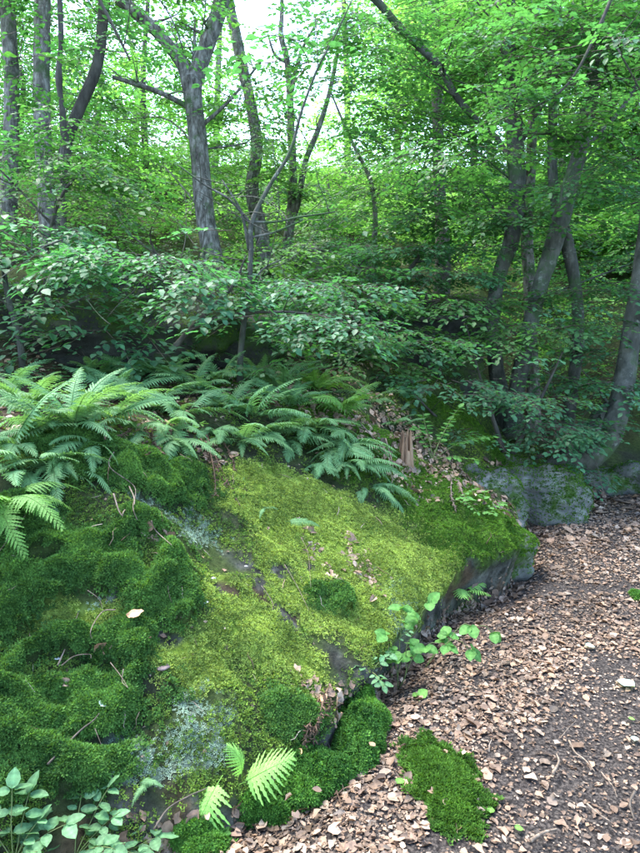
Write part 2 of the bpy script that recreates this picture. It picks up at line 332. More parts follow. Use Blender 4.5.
# ------------------------------------------------------------------ rocks
def rock(u, v, t, size, label, seed, mat=M_rock, mossy=9000, group=None, rot=0., flat=.25, sprcol=((.03, .085, .012), (.08, .18, .02)), up=0.0):
    """one embedded boulder: a subdivided block, rounded, chipped and layered"""
    c = P(u, v, t); g_ = drop(c[0], c[1])[0][2]; c[2] = min(c[2], g_ + size[2] * .75); n = 28 if t < 5.5 else 18; V = []; F = []; o = 0
    lin = np.linspace(-1, 1, n); A, B = np.meshgrid(lin, lin)
    for ax in range(3):
        for sg in (-1, 1):
            q = np.zeros((n, n, 3)); q[..., ax] = sg; q[..., (ax + 1) % 3] = A; q[..., (ax + 2) % 3] = B; V.append(q.reshape(-1, 3))
            i, j = np.meshgrid(np.arange(n - 1), np.arange(n - 1), indexing='ij'); a = (i * n + j).ravel() + o
            f = np.stack([a, a + 1, a + n + 1, a + n], -1); F.append(f if sg > 0 else f[:, ::-1]); o += n * n
    V = np.vstack(V); F = np.vstack(F)
    rr = (np.abs(V) ** 4).sum(1) ** (1 / 4); V = V / rr[:, None]
    V = V * np.array(size)
    V = V * (1 + .26 * fbm(V / np.array(size), 1.0, 3, off=seed * 3.1)[:, None]); nrm = V / np.linalg.norm(V, axis=1)[:, None]
    lay = np.abs((V[:, 2] * 9 + fbm(V, 2, 2, off=seed)) % 1 - .5) * 2
    V = V + nrm * (.05 * fbm(V, 6, 4, off=seed * 1.7) * min(size) / .3)[:, None] - nrm * (.02 * (lay < .16) * min(size) / .3)[:, None]
    V = V @ np.array(Matrix.Rotation(rot, 3, 'Z')).T
    top = sstep(-.45, .3, nrm[:, 2] + .4 * fbm(V, 5, 3, off=seed))
    r0 = thing('mossy_rock', c, label, 'rock', group); mossy = int(mossy * (.6 if t < 5.5 else .4))
    obj('stone', mesh('stone', V, F), mat, r0)
    if mossy:
        wt = top * (nrm[:, 2] > -.3); o2 = moss('moss', wt, mossy, .011, star(4, .65, 6), sprcol, seed + 50, None, r0, V, F)
    return r0
rock(498, 556, 3.85, (.17, .17, .15), 'brown undercut boulder with a moss cap jutting onto the path at the bend', 3, mossy=9000, rot=.5)
rock(468, 505, 4.6, (.30, .26, .26), 'small rounded boulder behind the undercut one, covered in deep green moss', 4, mossy=8000, rot=.2)
rock(530, 498, 5.0, (.40, .30, .24), 'pale grey boulder with bare front under the drooping shrub leaves', 5, mossy=13000, rot=-.4)
rock(598, 484, 5.7, (.26, .2, .14), 'low mossy stone at the foot of the curved tree', 6, mossy=4000, rot=.1)
rock(640, 480, 5.6, (.26, .2, .15), 'mossy stone at the right edge of the path bend', 7, mossy=4000, rot=.9)
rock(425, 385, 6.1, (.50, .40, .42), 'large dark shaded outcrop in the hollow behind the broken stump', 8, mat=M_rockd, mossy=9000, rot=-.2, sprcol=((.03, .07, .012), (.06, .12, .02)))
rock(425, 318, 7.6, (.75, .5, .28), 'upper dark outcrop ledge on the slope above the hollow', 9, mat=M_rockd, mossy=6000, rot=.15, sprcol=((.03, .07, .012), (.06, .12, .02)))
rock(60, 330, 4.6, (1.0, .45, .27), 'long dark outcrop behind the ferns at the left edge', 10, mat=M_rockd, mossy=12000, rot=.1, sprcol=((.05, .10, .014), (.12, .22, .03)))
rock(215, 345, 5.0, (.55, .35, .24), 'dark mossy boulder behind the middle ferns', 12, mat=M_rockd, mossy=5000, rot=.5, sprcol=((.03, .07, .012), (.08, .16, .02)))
rock(330, 262, 9.2, (.6, .4, .22), 'distant rock ledge in the bright undergrowth up the slope', 14, mossy=2500, rot=.3)

# ------------------------------------------------------------------ leaf shapes
LEAF_A = (np.array([(0, 0, 0), (-.30, .26, .05), (-.33, .60, .04), (0, 1, -.14), (.33, .60, .04), (.30, .26, .05), (0, .5, -.03)]),
          np.array([(0, 6, 1), (1, 6, 2), (2, 6, 3), (0, 5, 6), (5, 4, 6), (4, 3, 6)]))
LEAF_B = (np.array([(0, 0, 0), (-.34, .48, .06), (0, 1, -.08), (.34, .48, .06)]), np.array([(0, 2, 1), (0, 3, 2)]))
def spray_template(seed, L=.5, leaf=.065, droop=.25, gap=.042):
    """a flat alternate-leaved twig: leaf bases, axes, sizes and the twig tubes"""
    r = np.random.default_rng(seed); bases, dirs, tubes = [], [], []
    def twig(p0, ang, ln, rad, lvl, z0, dz):
        k = max(4, int(ln / .07)); pts = []; a = ang
        for i in range(k + 1):
            s = i / k; pts.append(p0 + np.array([math.sin(a) * ln * s, math.cos(a) * ln * s, z0 + dz * s - droop * ln * s * s])); a += r.normal(0, .05)
        pts = np.array(pts); tubes.append((pts, np.linspace(rad, rad * .35, k + 1))); side = 1; x = gap * (1.2 if lvl else 2)
        while x < ln:
            s = x / ln; i = min(int(s * k), k - 1); f = s * k - i; q = pts[i] * (1 - f) + pts[i + 1] * f; side = -side
            if lvl == 0 and r.random() < .42 and s < .8: twig(q, a + side * r.uniform(.6, 1.0), ln * (1 - s) * .62 + .05, rad * .55, 1, 0, r.normal(0, .04))
            else: bases.append(q); dirs.append(a + side * r.uniform(.7, 1.15))
            x += gap * r.uniform(.75, 1.3)
        bases.append(pts[-1]); dirs.append(a)
    twig(np.zeros(3), 0, L, .0035, 0, 0, 0)
    n = len(bases); B = np.array(bases); D = np.array(dirs); pit = r.normal(-.12, .16, n); rol = r.normal(0, .17, n); sz = leaf * r.uniform(.65, 1.2, n)
    y = np.stack([np.sin(D) * np.cos(pit), np.cos(D) * np.cos(pit), np.sin(pit)], -1); x = np.stack([np.cos(D), -np.sin(D), 0 * D], -1)
    z = np.cross(x, y); x2 = x * np.cos(rol)[:, None] + z * np.sin(rol)[:, None]; z2 = np.cross(x2, y)
    return B, (x2, y, z2), sz, tubes
def spray_mesh(seed, lod, **k):
    B, fr, sz, tubes = spray_template(seed, **k); V, F = scatter_tmpl(B, fr, sz, *(LEAF_A if lod == 0 else LEAF_B))
    tubes = tubes if k.get('L', .5) < .8 else tubes[:1]; tw = join([tube(p[[0, len(p) // 2, -1]], r_[[0, len(p) // 2, -1]], 3, cap=False) for p, r_ in tubes]); shade = np.repeat(np.random.default_rng(seed).uniform(.8, 1.25, len(B)), len(V) // len(B))
    return V, F, shade, tw
SPR = {lod: [spray_mesh(100 + i, lod) for i in range(7)] for lod in (0, 1)}
SPR2 = [spray_mesh(300 + i, 1, L=.9, leaf=.085, gap=.05) for i in range(6)]            # coarser sprays for far crowns
def sprays(org, yaw, tilt, roll, sc, tmpls, tint, seed):
    """org (n,3): spray feet. returns leaf mesh arrays and twig arrays"""
    r = np.random.default_rng(seed); n = len(org); which = r.integers(0, len(tmpls), n); LV, LF, LC, TV_, TF_ = [], [], [], [], []; o = 0; o2 = 0
    for w_ in range(len(tmpls)):
        k = np.where(which == w_)[0]
        if not len(k): continue
        V, F, sh, (tv, tf) = tmpls[w_]
        cy, sy = np.cos(yaw[k]), np.sin(yaw[k]); ct, st = np.cos(tilt[k]), np.sin(tilt[k]); cr_, sr = np.cos(roll[k]), np.sin(roll[k]); m = len(k); z = np.zeros(m)
        y = np.stack([sy * ct, cy * ct, st], -1); x = np.stack([cy, -sy, z], -1); zz = np.cross(x, y); x2 = x * cr_[:, None] + zz * sr[:, None]; z2 = np.cross(x2, y)
        M = np.stack([x2, y, z2], -1) * sc[k][:, None, None]
        V2 = np.einsum('nij,kj->nki', M, V) + org[k][:, None]; t2 = np.einsum('nij,kj->nki', M, tv) + org[k][:, None]
        tn = tint[k][:, None, :] * (sh[None, :, None] * r.uniform(.8, 1.2, (m, 1, 1)))
        LV.append(V2.reshape(-1, 3)); LC.append(tn.reshape(-1, 3)); LF.append((F[None] + (np.arange(m) * len(V))[:, None, None]).reshape(-1, 3) + o); o += m * len(V)
        TV_.append(t2.reshape(-1, 3)); TF_.append((tf[None] + (np.arange(m) * len(tv))[:, None, None]).reshape(-1, 3) + o2); o2 += m * len(tv)
    return np.vstack(LV), np.vstack(LF), np.vstack(LC), np.vstack(TV_), np.vstack(TF_)
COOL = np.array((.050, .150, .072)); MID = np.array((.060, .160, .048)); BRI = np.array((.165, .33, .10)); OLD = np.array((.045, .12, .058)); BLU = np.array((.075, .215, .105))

def crown_parts(root, blobs, seed, tint, lod=1, tint2=None, twigmat=M_twig, name='foliage', sc=1.0, tmpls=None):
    """blobs: (centre, radii, number) in world metres -> one leaf part and one twig part, relative to the root"""
    r = np.random.default_rng(seed); org = []; yaw = []
    for c, rad, n in blobs:
        d = r.normal(0, 1, (n, 3)); d /= np.linalg.norm(d, axis=1)[:, None]; q = d * np.array(rad) * (r.random(n) ** .45)[:, None]
        tier = .28; q[:, 2] = np.round(q[:, 2] / tier + r.uniform(-.28, .28, n)) * tier                        # layered tiers
        org.append(np.array(c) + q); yaw.append(np.arctan2(q[:, 0], q[:, 1]) + r.normal(0, .9, n))
    org = np.vstack(org); yaw = np.concatenate(yaw); n = len(org)
    keep = fbm(org, .9, 2, off=seed) > -.45; org, yaw = org[keep], yaw[keep]; n = len(org)
    t2 = tint if tint2 is None else tint2; m = np.clip(fbm(org, .7, 2, off=seed + 5) * .8 + .5 + r.normal(0, .15, n), 0, 1)[:, None]
    tn = tint * (1 - m) + t2 * m
    LV, LF, LC, tv, tf = sprays(org - np.array(root.location), yaw, r.normal(-.05, .16, n), r.normal(0, .16, n), sc * r.uniform(.75, 1.25, n), tmpls or SPR[lod], tn, seed)
    obj(name, mesh(name, LV, LF, LC), M_leaf, root, kind='stuff'); obj('twigs', mesh('twigs', tv, tf), twigmat, root, kind='stuff')
def limb(root, pts, rad, mat, name='branch', sides=8, n=None, rough=.06, seed=0., sub=0, label=None):
    pts = np.array(pts, float) - np.array(root.location); parts = [tube(pts, rad, sides, n or len(pts) * 5, rough, seed)]; r = np.random.default_rng(int(seed * 10) + 3)
    for _ in range(sub):                                                                   # thin side twigs
        s = r.uniform(.35, .98) * (len(pts) - 1); i = min(int(s), len(pts) - 2); p = pts[i] + (pts[i + 1] - pts[i]) * (s - i); L = r.uniform(.25, .8)
        d = r.normal(0, 1, 3); d[2] = abs(d[2]) * .5; d /= np.linalg.norm(d); q = [p]
        for k in range(4): d = d + r.normal(0, .22, 3); d /= np.linalg.norm(d); q.append(q[-1] + d * L / 4)
        parts.append(tube(np.array(q), np.linspace(min(rad) * .35 + .002, .0015, 5), 4, 10))
    V, F = join(parts); return obj(name, mesh(name, V, F), mat, root, label=label)
def pxl(lst, t):          # (u, v, half width px[, depth]) -> world points and radii
    pts = [P(a[0], a[1], a[3] if len(a) > 3 else t) for a in lst]; return pts, [a[2] / FPX * (a[3] if len(a) > 3 else t) for a in lst]

def tree(name, trunk, t, label, blobs, tint, tint2=None, limbs=(), mat=M_bark, seed=1, lod=1, cat='tree', group=None, sub=6, sc=1.0, sides=14, tmpls=None, rough=.07):
    """trunk/limbs in (u, v, half width[, depth]); blobs (u, v, depth, rx, rz, n)"""
    pts, rad = pxl(trunk, t); rad = [a * .84 for a in rad]; foot = drop(pts[0][0], pts[0][1])[0]
    if foot[2] < pts[0][2] - .02: pts.insert(0, np.array([pts[0][0], pts[0][1], foot[2] - .12])); rad.insert(0, rad[0] * 1.25)
    base = np.array([pts[0][0], pts[0][1], min(foot[2], pts[0][2])]); root = thing(name, base, label, cat, group)
    limb(root, pts, rad, mat, 'trunk', sides, len(pts) * 9, rough, seed * 1.3)
    wb = [(P(u, v, d), (rx, rx, rz), n) for u, v, d, rx, rz, n in blobs]
    for k, (l, nm) in enumerate([(x, 'branch') for x in limbs]): q, rr = pxl(l, t); limb(root, q, rr, mat, nm, 8, None, rough * .6, seed + k, sub=sub)
    r = np.random.default_rng(seed + 77); top = np.array(pts)
    for c, rd, n in wb:                                                                    # a bough from the trunk into each clump
        tz = top[:, 2]; k = int(np.argmin(np.abs(tz - (c[2] - .5 * np.linalg.norm(c[:2] - top[-1][:2]))))); a = top[min(k, len(top) - 1)]
        mid = a * .5 + c * .5 + r.normal(0, .12, 3) + np.array([0, 0, .12]); r0 = min(min(rad) * .2 + .003, .011)
        parts = [(np.array([a, mid, c]), [r0, r0 * .7, r0 * .35])]
        limb(root, parts[0][0], parts[0][1], mat, 'branch', 5, 8, .05, seed + k, sub=5 if c[1] < 9 else 1)
    if wb: crown_parts(root, wb, seed, np.array(tint), lod, None if tint2 is None else np.array(tint2), sc=sc, tmpls=tmpls)
    return root

# ------------------------------------------------------------------ the trees, left to right
G1 = 'trees growing on the slope'
tree('slope_tree', [(6, 268, 11.5), (9, 200, 9.5), (12, 100, 8.8), (9, 30, 8.6), (4, -60, 8), (-8, -260, 8), (-10, -500, 5)], 6.5,
     'thick grey lichened trunk at the very left edge of the picture', [(-10, -40, 6.6, 1.1, .6, 90), (20, 60, 7.4, .9, .5, 60)], MID, COOL, seed=21, group=G1)
tree('slope_tree', [(50, 268, 12), (47, 200, 10), (42, 120, 9.6), (42, 50, 9.4), (45, -60, 8.8), (60, -260, 8), (66, -500, 5)], 6.3,
     'second grey trunk from the left, beside the edge tree, with a burr at its foot', [(70, 130, 7.6, .8, .45, 70), (60, -60, 6.4, 1.1, .5, 90)], MID, COOL, seed=22, group=G1)
tree('slope_tree', [(56, 262, 8), (62, 190, 7), (66, 145, 7), (80, 108, 6.5), (97, 66, 6.4), (104, 10, 6.2), (112, -90, 6), (118, -300, 4)], 6.9,
     'dark leaning trunk that bends away right of the two grey trunks', [(120, 60, 8.0, .9, .5, 70), (130, -50, 6.9, 1.0, .5, 70)], MID, COOL, mat=M_bark3, seed=23, group=G1)
tree('dead_tree', [(66, 262, 3, 5.9), (62, 180, 3.5, 5.9), (63, 120, 3), (59, 80, 4), (61, 40, 3.4), (60, 0, 3), (56, -80, 2)], 5.9,
     'thin black broken stem in front of the leaning trunk', [], MID, mat=M_bark3, seed=24, rough=.3)
tree('forked_tree', [(219, 290, 15), (213, 262, 12.5), (205, 215, 11.5), (199, 150, 11), (194, 105, 11), (191, 80, 13)], 6.8,
     'mature tree with a Y fork halfway up, left of the sky gap', [(115, 120, 7.6, .8, .5, 50), (160, 170, 8.4, .9, .4, 70), (80, 190, 8.6, .8, .5, 60), (250, 110, 7.2, .42, .5, 42), (170, 20, 7.6, .9, .45, 60), (200, -60, 6.8, .8, .4, 50), (130, -40, 7, .8, .4, 50)], MID, BRI, seed=25,
     limbs=([(190, 84, 8), (181, 62, 6.5), (158, 33, 6.2), (135, 12, 6), (108, -14, 5.5), (70, -70, 4)], [(193, 84, 9), (201, 62, 8.5), (212, 32, 8.2), (221, 2, 8), (228, -50, 7), (236, -180, 5)],
            [(193, 84, 3), (194, 55, 2), (195, 20, 1)], [(196, 112, 3), (170, 97, 2.6), (142, 86, 2.4), (113, 77, 2)], [(197, 130, 2.5), (230, 100, 1.6), (262, 60, 1.2)]), group=G1)
tree('ivy_tree', [(266, 272, 10), (262, 235, 8.5), (252, 190, 8), (257, 150, 7), (252, 110, 6.5), (243, 70, 6.5), (236, 35, 6.5), (228, -10, 6), (222, -120, 4)], 8.3,
     'crooked mossy tree right behind the forked tree, leafy along its trunk', [(250, 150, 8.0, .32, .45, 46), (243, 90, 8.2, .25, .4, 26), (262, 185, 8.4, .5, .25, 40), (205, 200, 9, .7, .3, 50)], MID, BRI, seed=26, group=G1, lod=1)
tree('bare_topped_tree', [(284, 268, 7), (290, 225, 6), (293, 180, 5), (291, 130, 4.6), (290, 95, 4.2), (287, 60, 3.6), (281, 35, 3), (282, 5, 2.4), (280, -60, 1.5)], 8.6,
     'slim twisting tree standing against the white sky gap', [(300, 30, 8.2, .28, .35, 6), (262, 50, 8.4, .2, .3, 6), (312, 195, 9, .6, .3, 50), (318, 60, 8.6, .25, .4, 9)], COOL, MID, seed=27, group=G1, sub=4,
     limbs=([(288, 232, 4), (298, 200, 3.4), (306, 160, 3), (318, 130, 2.8), (330, 90, 2.2), (340, 40, 1.6)], [(290, 100, 2.4), (300, 55, 1.6), (318, 20, 1)], [(286, 62, 2), (275, 55, 1.4), (268, 35, 1)]))
S1 = tree('sapling', [(240, 366, 3.8), (243, 330, 3.6), (249, 285, 3.3), (251, 250, 3.1), (252, 222, 3), (270, 185, 2.4), (290, 152, 2), (302, 110, 1.6), (318, 68, 1.4), (336, 34, 1), (352, 0, .7)], 4.2,
     'thin pale sapling leaning right across the sky gap in front of the bigger trees', [(315, 60, 4.3, .28, .28, 4)], COOL, COOL, mat=M_bark2, seed=28, cat='sapling', lod=0, rough=.03, sides=8, sub=3,
     limbs=([(251, 224, 1.6), (230, 200, 1.3), (205, 185, 1), (178, 165, .7)], [(249, 250, 1.8), (244, 222, 1.5), (238, 205, 1.2), (222, 180, .8)], [(252, 222, 1.4), (275, 222, 1.2), (300, 217, 1), (335, 212, .7)],
            [(250, 238, 1.3), (275, 232, 1.1), (303, 220, .8)], [(247, 296, 1.2), (262, 270, .9), (285, 258, .6)]))
tree('young_tree', [(374, 250, 3.4), (375, 215, 3), (370, 180, 2.6), (356, 150, 2), (344, 124, 1.5), (330, 90, 1)], 8.0,
     'thin young tree bending left in the bright middle of the slope', [(350, 165, 8.6, .6, .3, 50), (385, 190, 8.4, .5, .3, 40)], BRI, MID, seed=29, group=G1)
tree('slope_tree', [(443, 250, 9), (441, 215, 7.5), (439, 180, 7), (438, 130, 6.5), (436, 60, 6), (434, 0, 5), (430, -120, 3)], 9.2,
     'dark straight trunk half hidden in leaves in the middle right of the slope', [(430, 100, 9, .9, .7, 110), (400, 40, 8.6, .9, .6, 100), (470, 60, 9, .8, .7, 80)], MID, BRI, mat=M_bark3, seed=30, group=G1)
tree('multi_stem_tree', [(506, 420, 12), (497, 375, 9.5), (493, 320, 8.5), (499, 275, 8.5), (512, 238, 10), (517, 185, 10), (513, 110, 10), (508, 40, 9.5), (507, -40, 8), (505, -260, 6)], 6.2,
     'wavy trunk left of the crossing stems at the foot of the slope', [(505, 70, 6.9, .9, .5, 90), (420, 130, 6.8, .8, .4, 70), (480, 0, 6.0, .9, .5, 70), (400, 10, 6.4, .8, .5, 80), (455, 215, 6.4, .7, .22, 50), (360, 60, 7, .7, .6, 60)], MID, COOL, seed=31, mat=M_bark2,
     limbs=([(515, 172, 3), (498, 140, 3), (478, 122, 3.2), (456, 96, 3.5), (437, 64, 3.8), (402, 30, 4), (376, 0, 4), (348, -24, 4)], [(516, 150, 2.4), (540, 110, 1.8), (560, 60, 1.2)]), sub=5)
tree('slope_tree', [(534, 410, 8), (531, 340, 7.4), (529, 280, 7.2), (527, 230, 7), (531, 160, 6), (534, 80, 5.5), (535, 0, 5), (540, -160, 4)], 7.3,
     'pale straight trunk standing behind the crossing stems', [(545, 60, 7, .9, .6, 90), (560, 160, 7.6, .8, .5, 60)], MID, BRI, seed=32, group=G1)
tree('crossing_tree', [(512, 440, 12), (516, 396, 10), (526, 345, 9.5), (536, 300, 9.5), (549, 258, 10), (560, 222, 11), (572, 178, 9.5), (582, 140, 9), (591, 95, 8.5), (598, 40, 8), (602, -20, 8.5), (612, -200, 6)], 5.9,
     'thick smooth trunk leaning right that crosses a thinner stem', [(600, 50, 5.6, .8, .35, 70), (560, 10, 5.6, .8, .4, 60), (635, 160, 6.6, .7, .4, 60), (640, -10, 5.6, .8, .4, 60), (640, 260, 7.2, .7, .5, 60)], MID, COOL, seed=33, mat=M_bark2,
     limbs=([(590, 90, 3), (612, 60, 2.2), (645, 20, 1.6)],))
tree('crossing_tree', [(568, 425, 8), (573, 385, 7), (578, 340, 6.5), (577, 300, 6.8), (571, 262, 7), (564, 232, 7.5), (556, 205, 6), (552, 160, 5.4), (553, 100, 5.2), (552, 40, 5), (549, -20, 4.5), (545, -200, 3)], 6.1,
     'thinner stem that bows right and passes behind the leaning trunk', [(545, 190, 6.6, .55, .3, 45), (520, 40, 6.6, .7, .4, 60)], MID, COOL, seed=34, mat=M_bark2)
tree('curved_tree', [(552, 468, 11, 5.35), (572, 464, 13, 5.3), (592, 456, 14, 5.25), (608, 440, 13, 5.25), (617, 415, 12.5, 5.3), (626, 370, 12), (633, 320, 10.5), (642, 265, 9.5), (656, 150, 8.5), (668, 40, 8), (680, -100, 7)], 5.5,
     'J shaped trunk sweeping up from the path bend at the right edge', [(690, 60, 5.4, .9, .5, 90), (650, 10, 5.2, .7, .35, 60), (700, 250, 5.8, .6, .5, 50), (640, 330, 6.4, .5, .3, 30)], MID, COOL, seed=35, mat=M_bark2, sub=3,
     limbs=([(660, 62, 3.2), (641, 78, 2.4, 5.2), (622, 108, 2.1, 5.0), (600, 133, 1.9, 4.9), (585, 148, 1.8, 4.8), (572, 166, 1.6, 4.8), (563, 185, 1.4, 4.8), (560, 206, 1.1, 4.8)],
            [(585, 148, 1.3, 4.8), (574, 149, 1.2, 4.8), (566, 140, 1.2, 4.8), (554, 134, 1.1, 4.8), (536, 134, .9, 4.8), (517, 132, .7, 4.8)], [(580, 455, 9, 5.7), (592, 430, 8, 5.8), (600, 412, 6, 5.9), (612, 405, 4, 6.0)]))

# shrubs and boughs nearer the camera
def shrub(name, base, stems, t, label, blobs, tint, tint2, seed, lod=0, cat='shrub', sc=1.0, mat=M_bark3, tmpls=None):
    root = thing(name, base, label, cat)
    for k, s in enumerate(stems): q, rr = pxl(s, t); limb(root, q, rr, mat, 'stem', 7, None, .05, seed + k, sub=5)
    wb = [(P(u, v, d), (rx, rx, rz), n) for u, v, d, rx, rz, n in blobs]
    crown_parts(root, wb, seed, np.array(tint), lod, np.array(tint2), sc=sc, tmpls=tmpls); return root
shrub('beech_shrub', drop(1.55, 5.35)[0], [[(505, 455, 3), (490, 410, 2), (478, 370, 1.2), (466, 325, .5)], [(512, 455, 3), (540, 400, 1.8), (566, 345, .5)], [(480, 450, 2.6, 5.2), (440, 420, 1.6, 5.0), (405, 385, .5, 4.8)], [(530, 460, 2.4, 5.2), (560, 450, 1.4, 5.0), (596, 452, .5, 4.9)]], 5.3,
      'broad dark leafy shrub in layers around the base of the leaning trunks', [(500, 390, 5.1, .55, .28, 105), (450, 378, 5.0, .4, .22, 60), (480, 425, 5.0, .36, .1, 30), (530, 422, 5.1, .42, .16, 58), (580, 385, 5.3, .42, .28, 60), (560, 335, 5.4, .45, .22, 60), (570, 470, 5.05, .16, .05, 8), (500, 445, 5.2, .3, .06, 14), (430, 340, 5.2, .5, .2, 40), (520, 340, 5.3, .4, .25, 40), (610, 350, 5.8, .4, .3, 35)],
      COOL, OLD * 1.2, 41, sc=.72)
shrub('hazel_bough', drop(-.35, 4.3)[0], [[(172, 350, 3), (190, 330, 2.6), (212, 308, 2.3), (234, 284, 1.6), (246, 255, .5)], [(190, 330, 1.8), (225, 316, 1.6), (290, 312, 1.3), (355, 322, .5)], [(212, 308, 1.6), (185, 290, 1.2), (130, 268, .5)]], 4.1,
      'pale blue green leafy bough spreading above the middle ferns', [(160, 262, 4.1, .42, .10, 32), (240, 280, 3.9, .36, .10, 26), (290, 315, 3.9, .36, .12, 26), (110, 255, 4.2, .38, .10, 26), (345, 325, 4.2, .34, .10, 20), (210, 300, 4.3, .38, .08, 18), (320, 285, 4.6, .4, .12, 30), (70, 285, 4.5, .45, .10, 26), (130, 300, 4.7, .4, .08, 18)],
      BLU, COOL, 42, sc=.72)
shrub('left_sapling', drop(-1.62, 3.75)[0], [[(24, 385, 3.8), (20, 340, 3.4), (9, 300, 3), (2, 262, 2.4), (-10, 220, 1.6)], [(5, 270, 1.8), (30, 252, 1.4), (62, 240, .9)], [(18, 330, 1.4), (45, 315, 1.1), (90, 295, .7)]], 3.9,
      'young stem with thin side twigs rising at the left edge behind the ferns', [(40, 260, 4.0, .4, .12, 30), (60, 300, 4.1, .36, .12, 22), (20, 225, 4.2, .4, .14, 30), (110, 330, 4.2, .3, .08, 12)], COOL, BLU, 43, cat='sapling', mat=M_bark2, sc=.85)
shrub('leafy_sapling', drop(-1.5, 4.6)[0], [[(50, 330, 2.4), (46, 260, 2), (60, 200, 1.6), (90, 160, 1)], [(52, 225, 1.2), (20, 190, 1), (-10, 160, .7)]], 4.7,
      'mid green leafy sapling covering the lower halves of the left trunks', [(30, 150, 4.7, .36, .16, 34), (80, 175, 4.8, .38, .18, 36), (20, 200, 4.8, .4, .18, 40), (110, 205, 5.0, .36, .16, 26), (60, 120, 4.9, .3, .1, 14)], MID, COOL, 44, cat='sapling', sc=.72)
shrub('slope_shrub', drop(.75, 6.6)[0], [[(400, 320, 3), (398, 290, 2.6), (420, 255, 2)], [(398, 320, 2.4), (370, 280, 1.8), (350, 250, 1.2)], [(410, 320, 3), (470, 318, 2), (520, 335, 1)]], 6.4,
      'spreading green shrub above the dark ledge in the centre', [(400, 250, 6.2, .6, .2, 70), (440, 275, 6.0, .55, .2, 60), (365, 270, 6.4, .5, .2, 55), (480, 250, 6.4, .5, .2, 45), (350, 300, 5.6, .4, .15, 40), (400, 345, 5.4, .4, .1, 24)], COOL, MID, 45, sc=.7)
shrub('leafy_sapling', drop(.35, 5.4)[0], [[(352, 380, 2.4), (356, 340, 2), (350, 300, 1.4)], [(354, 360, 1.8), (380, 330, 1.3), (400, 315, .8)]], 5.4,
      'bright green sapling in the middle, between the pale bough and the dark ledge', [(350, 300, 5.4, .4, .12, 26), (385, 330, 5.3, .36, .1, 20), (320, 340, 5.2, .34, .1, 18), (360, 360, 5.2, .36, .08, 14), (300, 280, 5.8, .45, .14, 26)], MID, BRI * .8, 47, cat='sapling', sc=.8)
shrub('leafy_sapling', drop(-1.3, 5.6)[0], [[(170, 330, 2.4), (165, 280, 2), (150, 240, 1.2)], [(168, 300, 1.6), (200, 260, 1)]], 5.6,
      'light green sapling in front of the forked tree foot', [(150, 240, 5.6, .5, .14, 30), (200, 262, 5.5, .4, .12, 22), (250, 262, 5.8, .4, .14, 24), (100, 235, 5.8, .5, .14, 30), (170, 215, 6.0, .4, .14, 22), (280, 250, 6.2, .4, .14, 22)], MID, BRI * .8, 48, cat='sapling', sc=.85)
shrub('overhanging_bough', P(60, -90, 5.0), [[(60, -110, 3), (80, -40, 2.4), (110, 20, 1.6), (130, 60, 1)]], 5.0,
      'leafy bough hanging from above in front of the top left trunks', [(60, -10, 5.2, .4, .12, 14), (120, 40, 5.4, .4, .14, 14), (20, 70, 5.2, .36, .12, 14), (165, -5, 5.6, .36, .12, 12)], MID, COOL, 49, cat='bough', sc=.85)
shrub('overhanging_bough', P(640, -60, 4.2), [[(640, -80, 3), (602, 20, 1.8), (562, 90, 1.1), (500, 120, .5)], [(602, 20, 1.2), (640, 90, .6)]], 4.3,
      'leafy bough hanging into the top right corner', [(590, 60, 4.4, .5, .16, 40), (530, 110, 4.6, .45, .16, 34), (620, 120, 4.5, .35, .14, 24), (470, 150, 4.9, .45, .16, 28), (500, 50, 4.7, .4, .16, 30), (430, 60, 5.6, .45, .2, 34), (390, 110, 6.4, .5, .3, 50), (370, 30, 5.8, .34, .22, 30), (440, 190, 6.2, .5, .25, 46), (380, 215, 6.8, .6, .25, 50), (330, 240, 7.0, .5, .2, 36), (560, 30, 5.0, .45, .14, 26), (590, 190, 5.4, .4, .2, 24), (510, 215, 5.6, .35, .14, 18), (545, 325, 5.5, .5, .12, 34), (480, 340, 5.4, .4, .12, 34), (595, 290, 5.7, .4, .12, 24), (610, 380, 5.5, .35, .12, 24), (450, 300, 5.8, .5, .12, 34)], MID, COOL, 46, cat='bough', sc=.75)

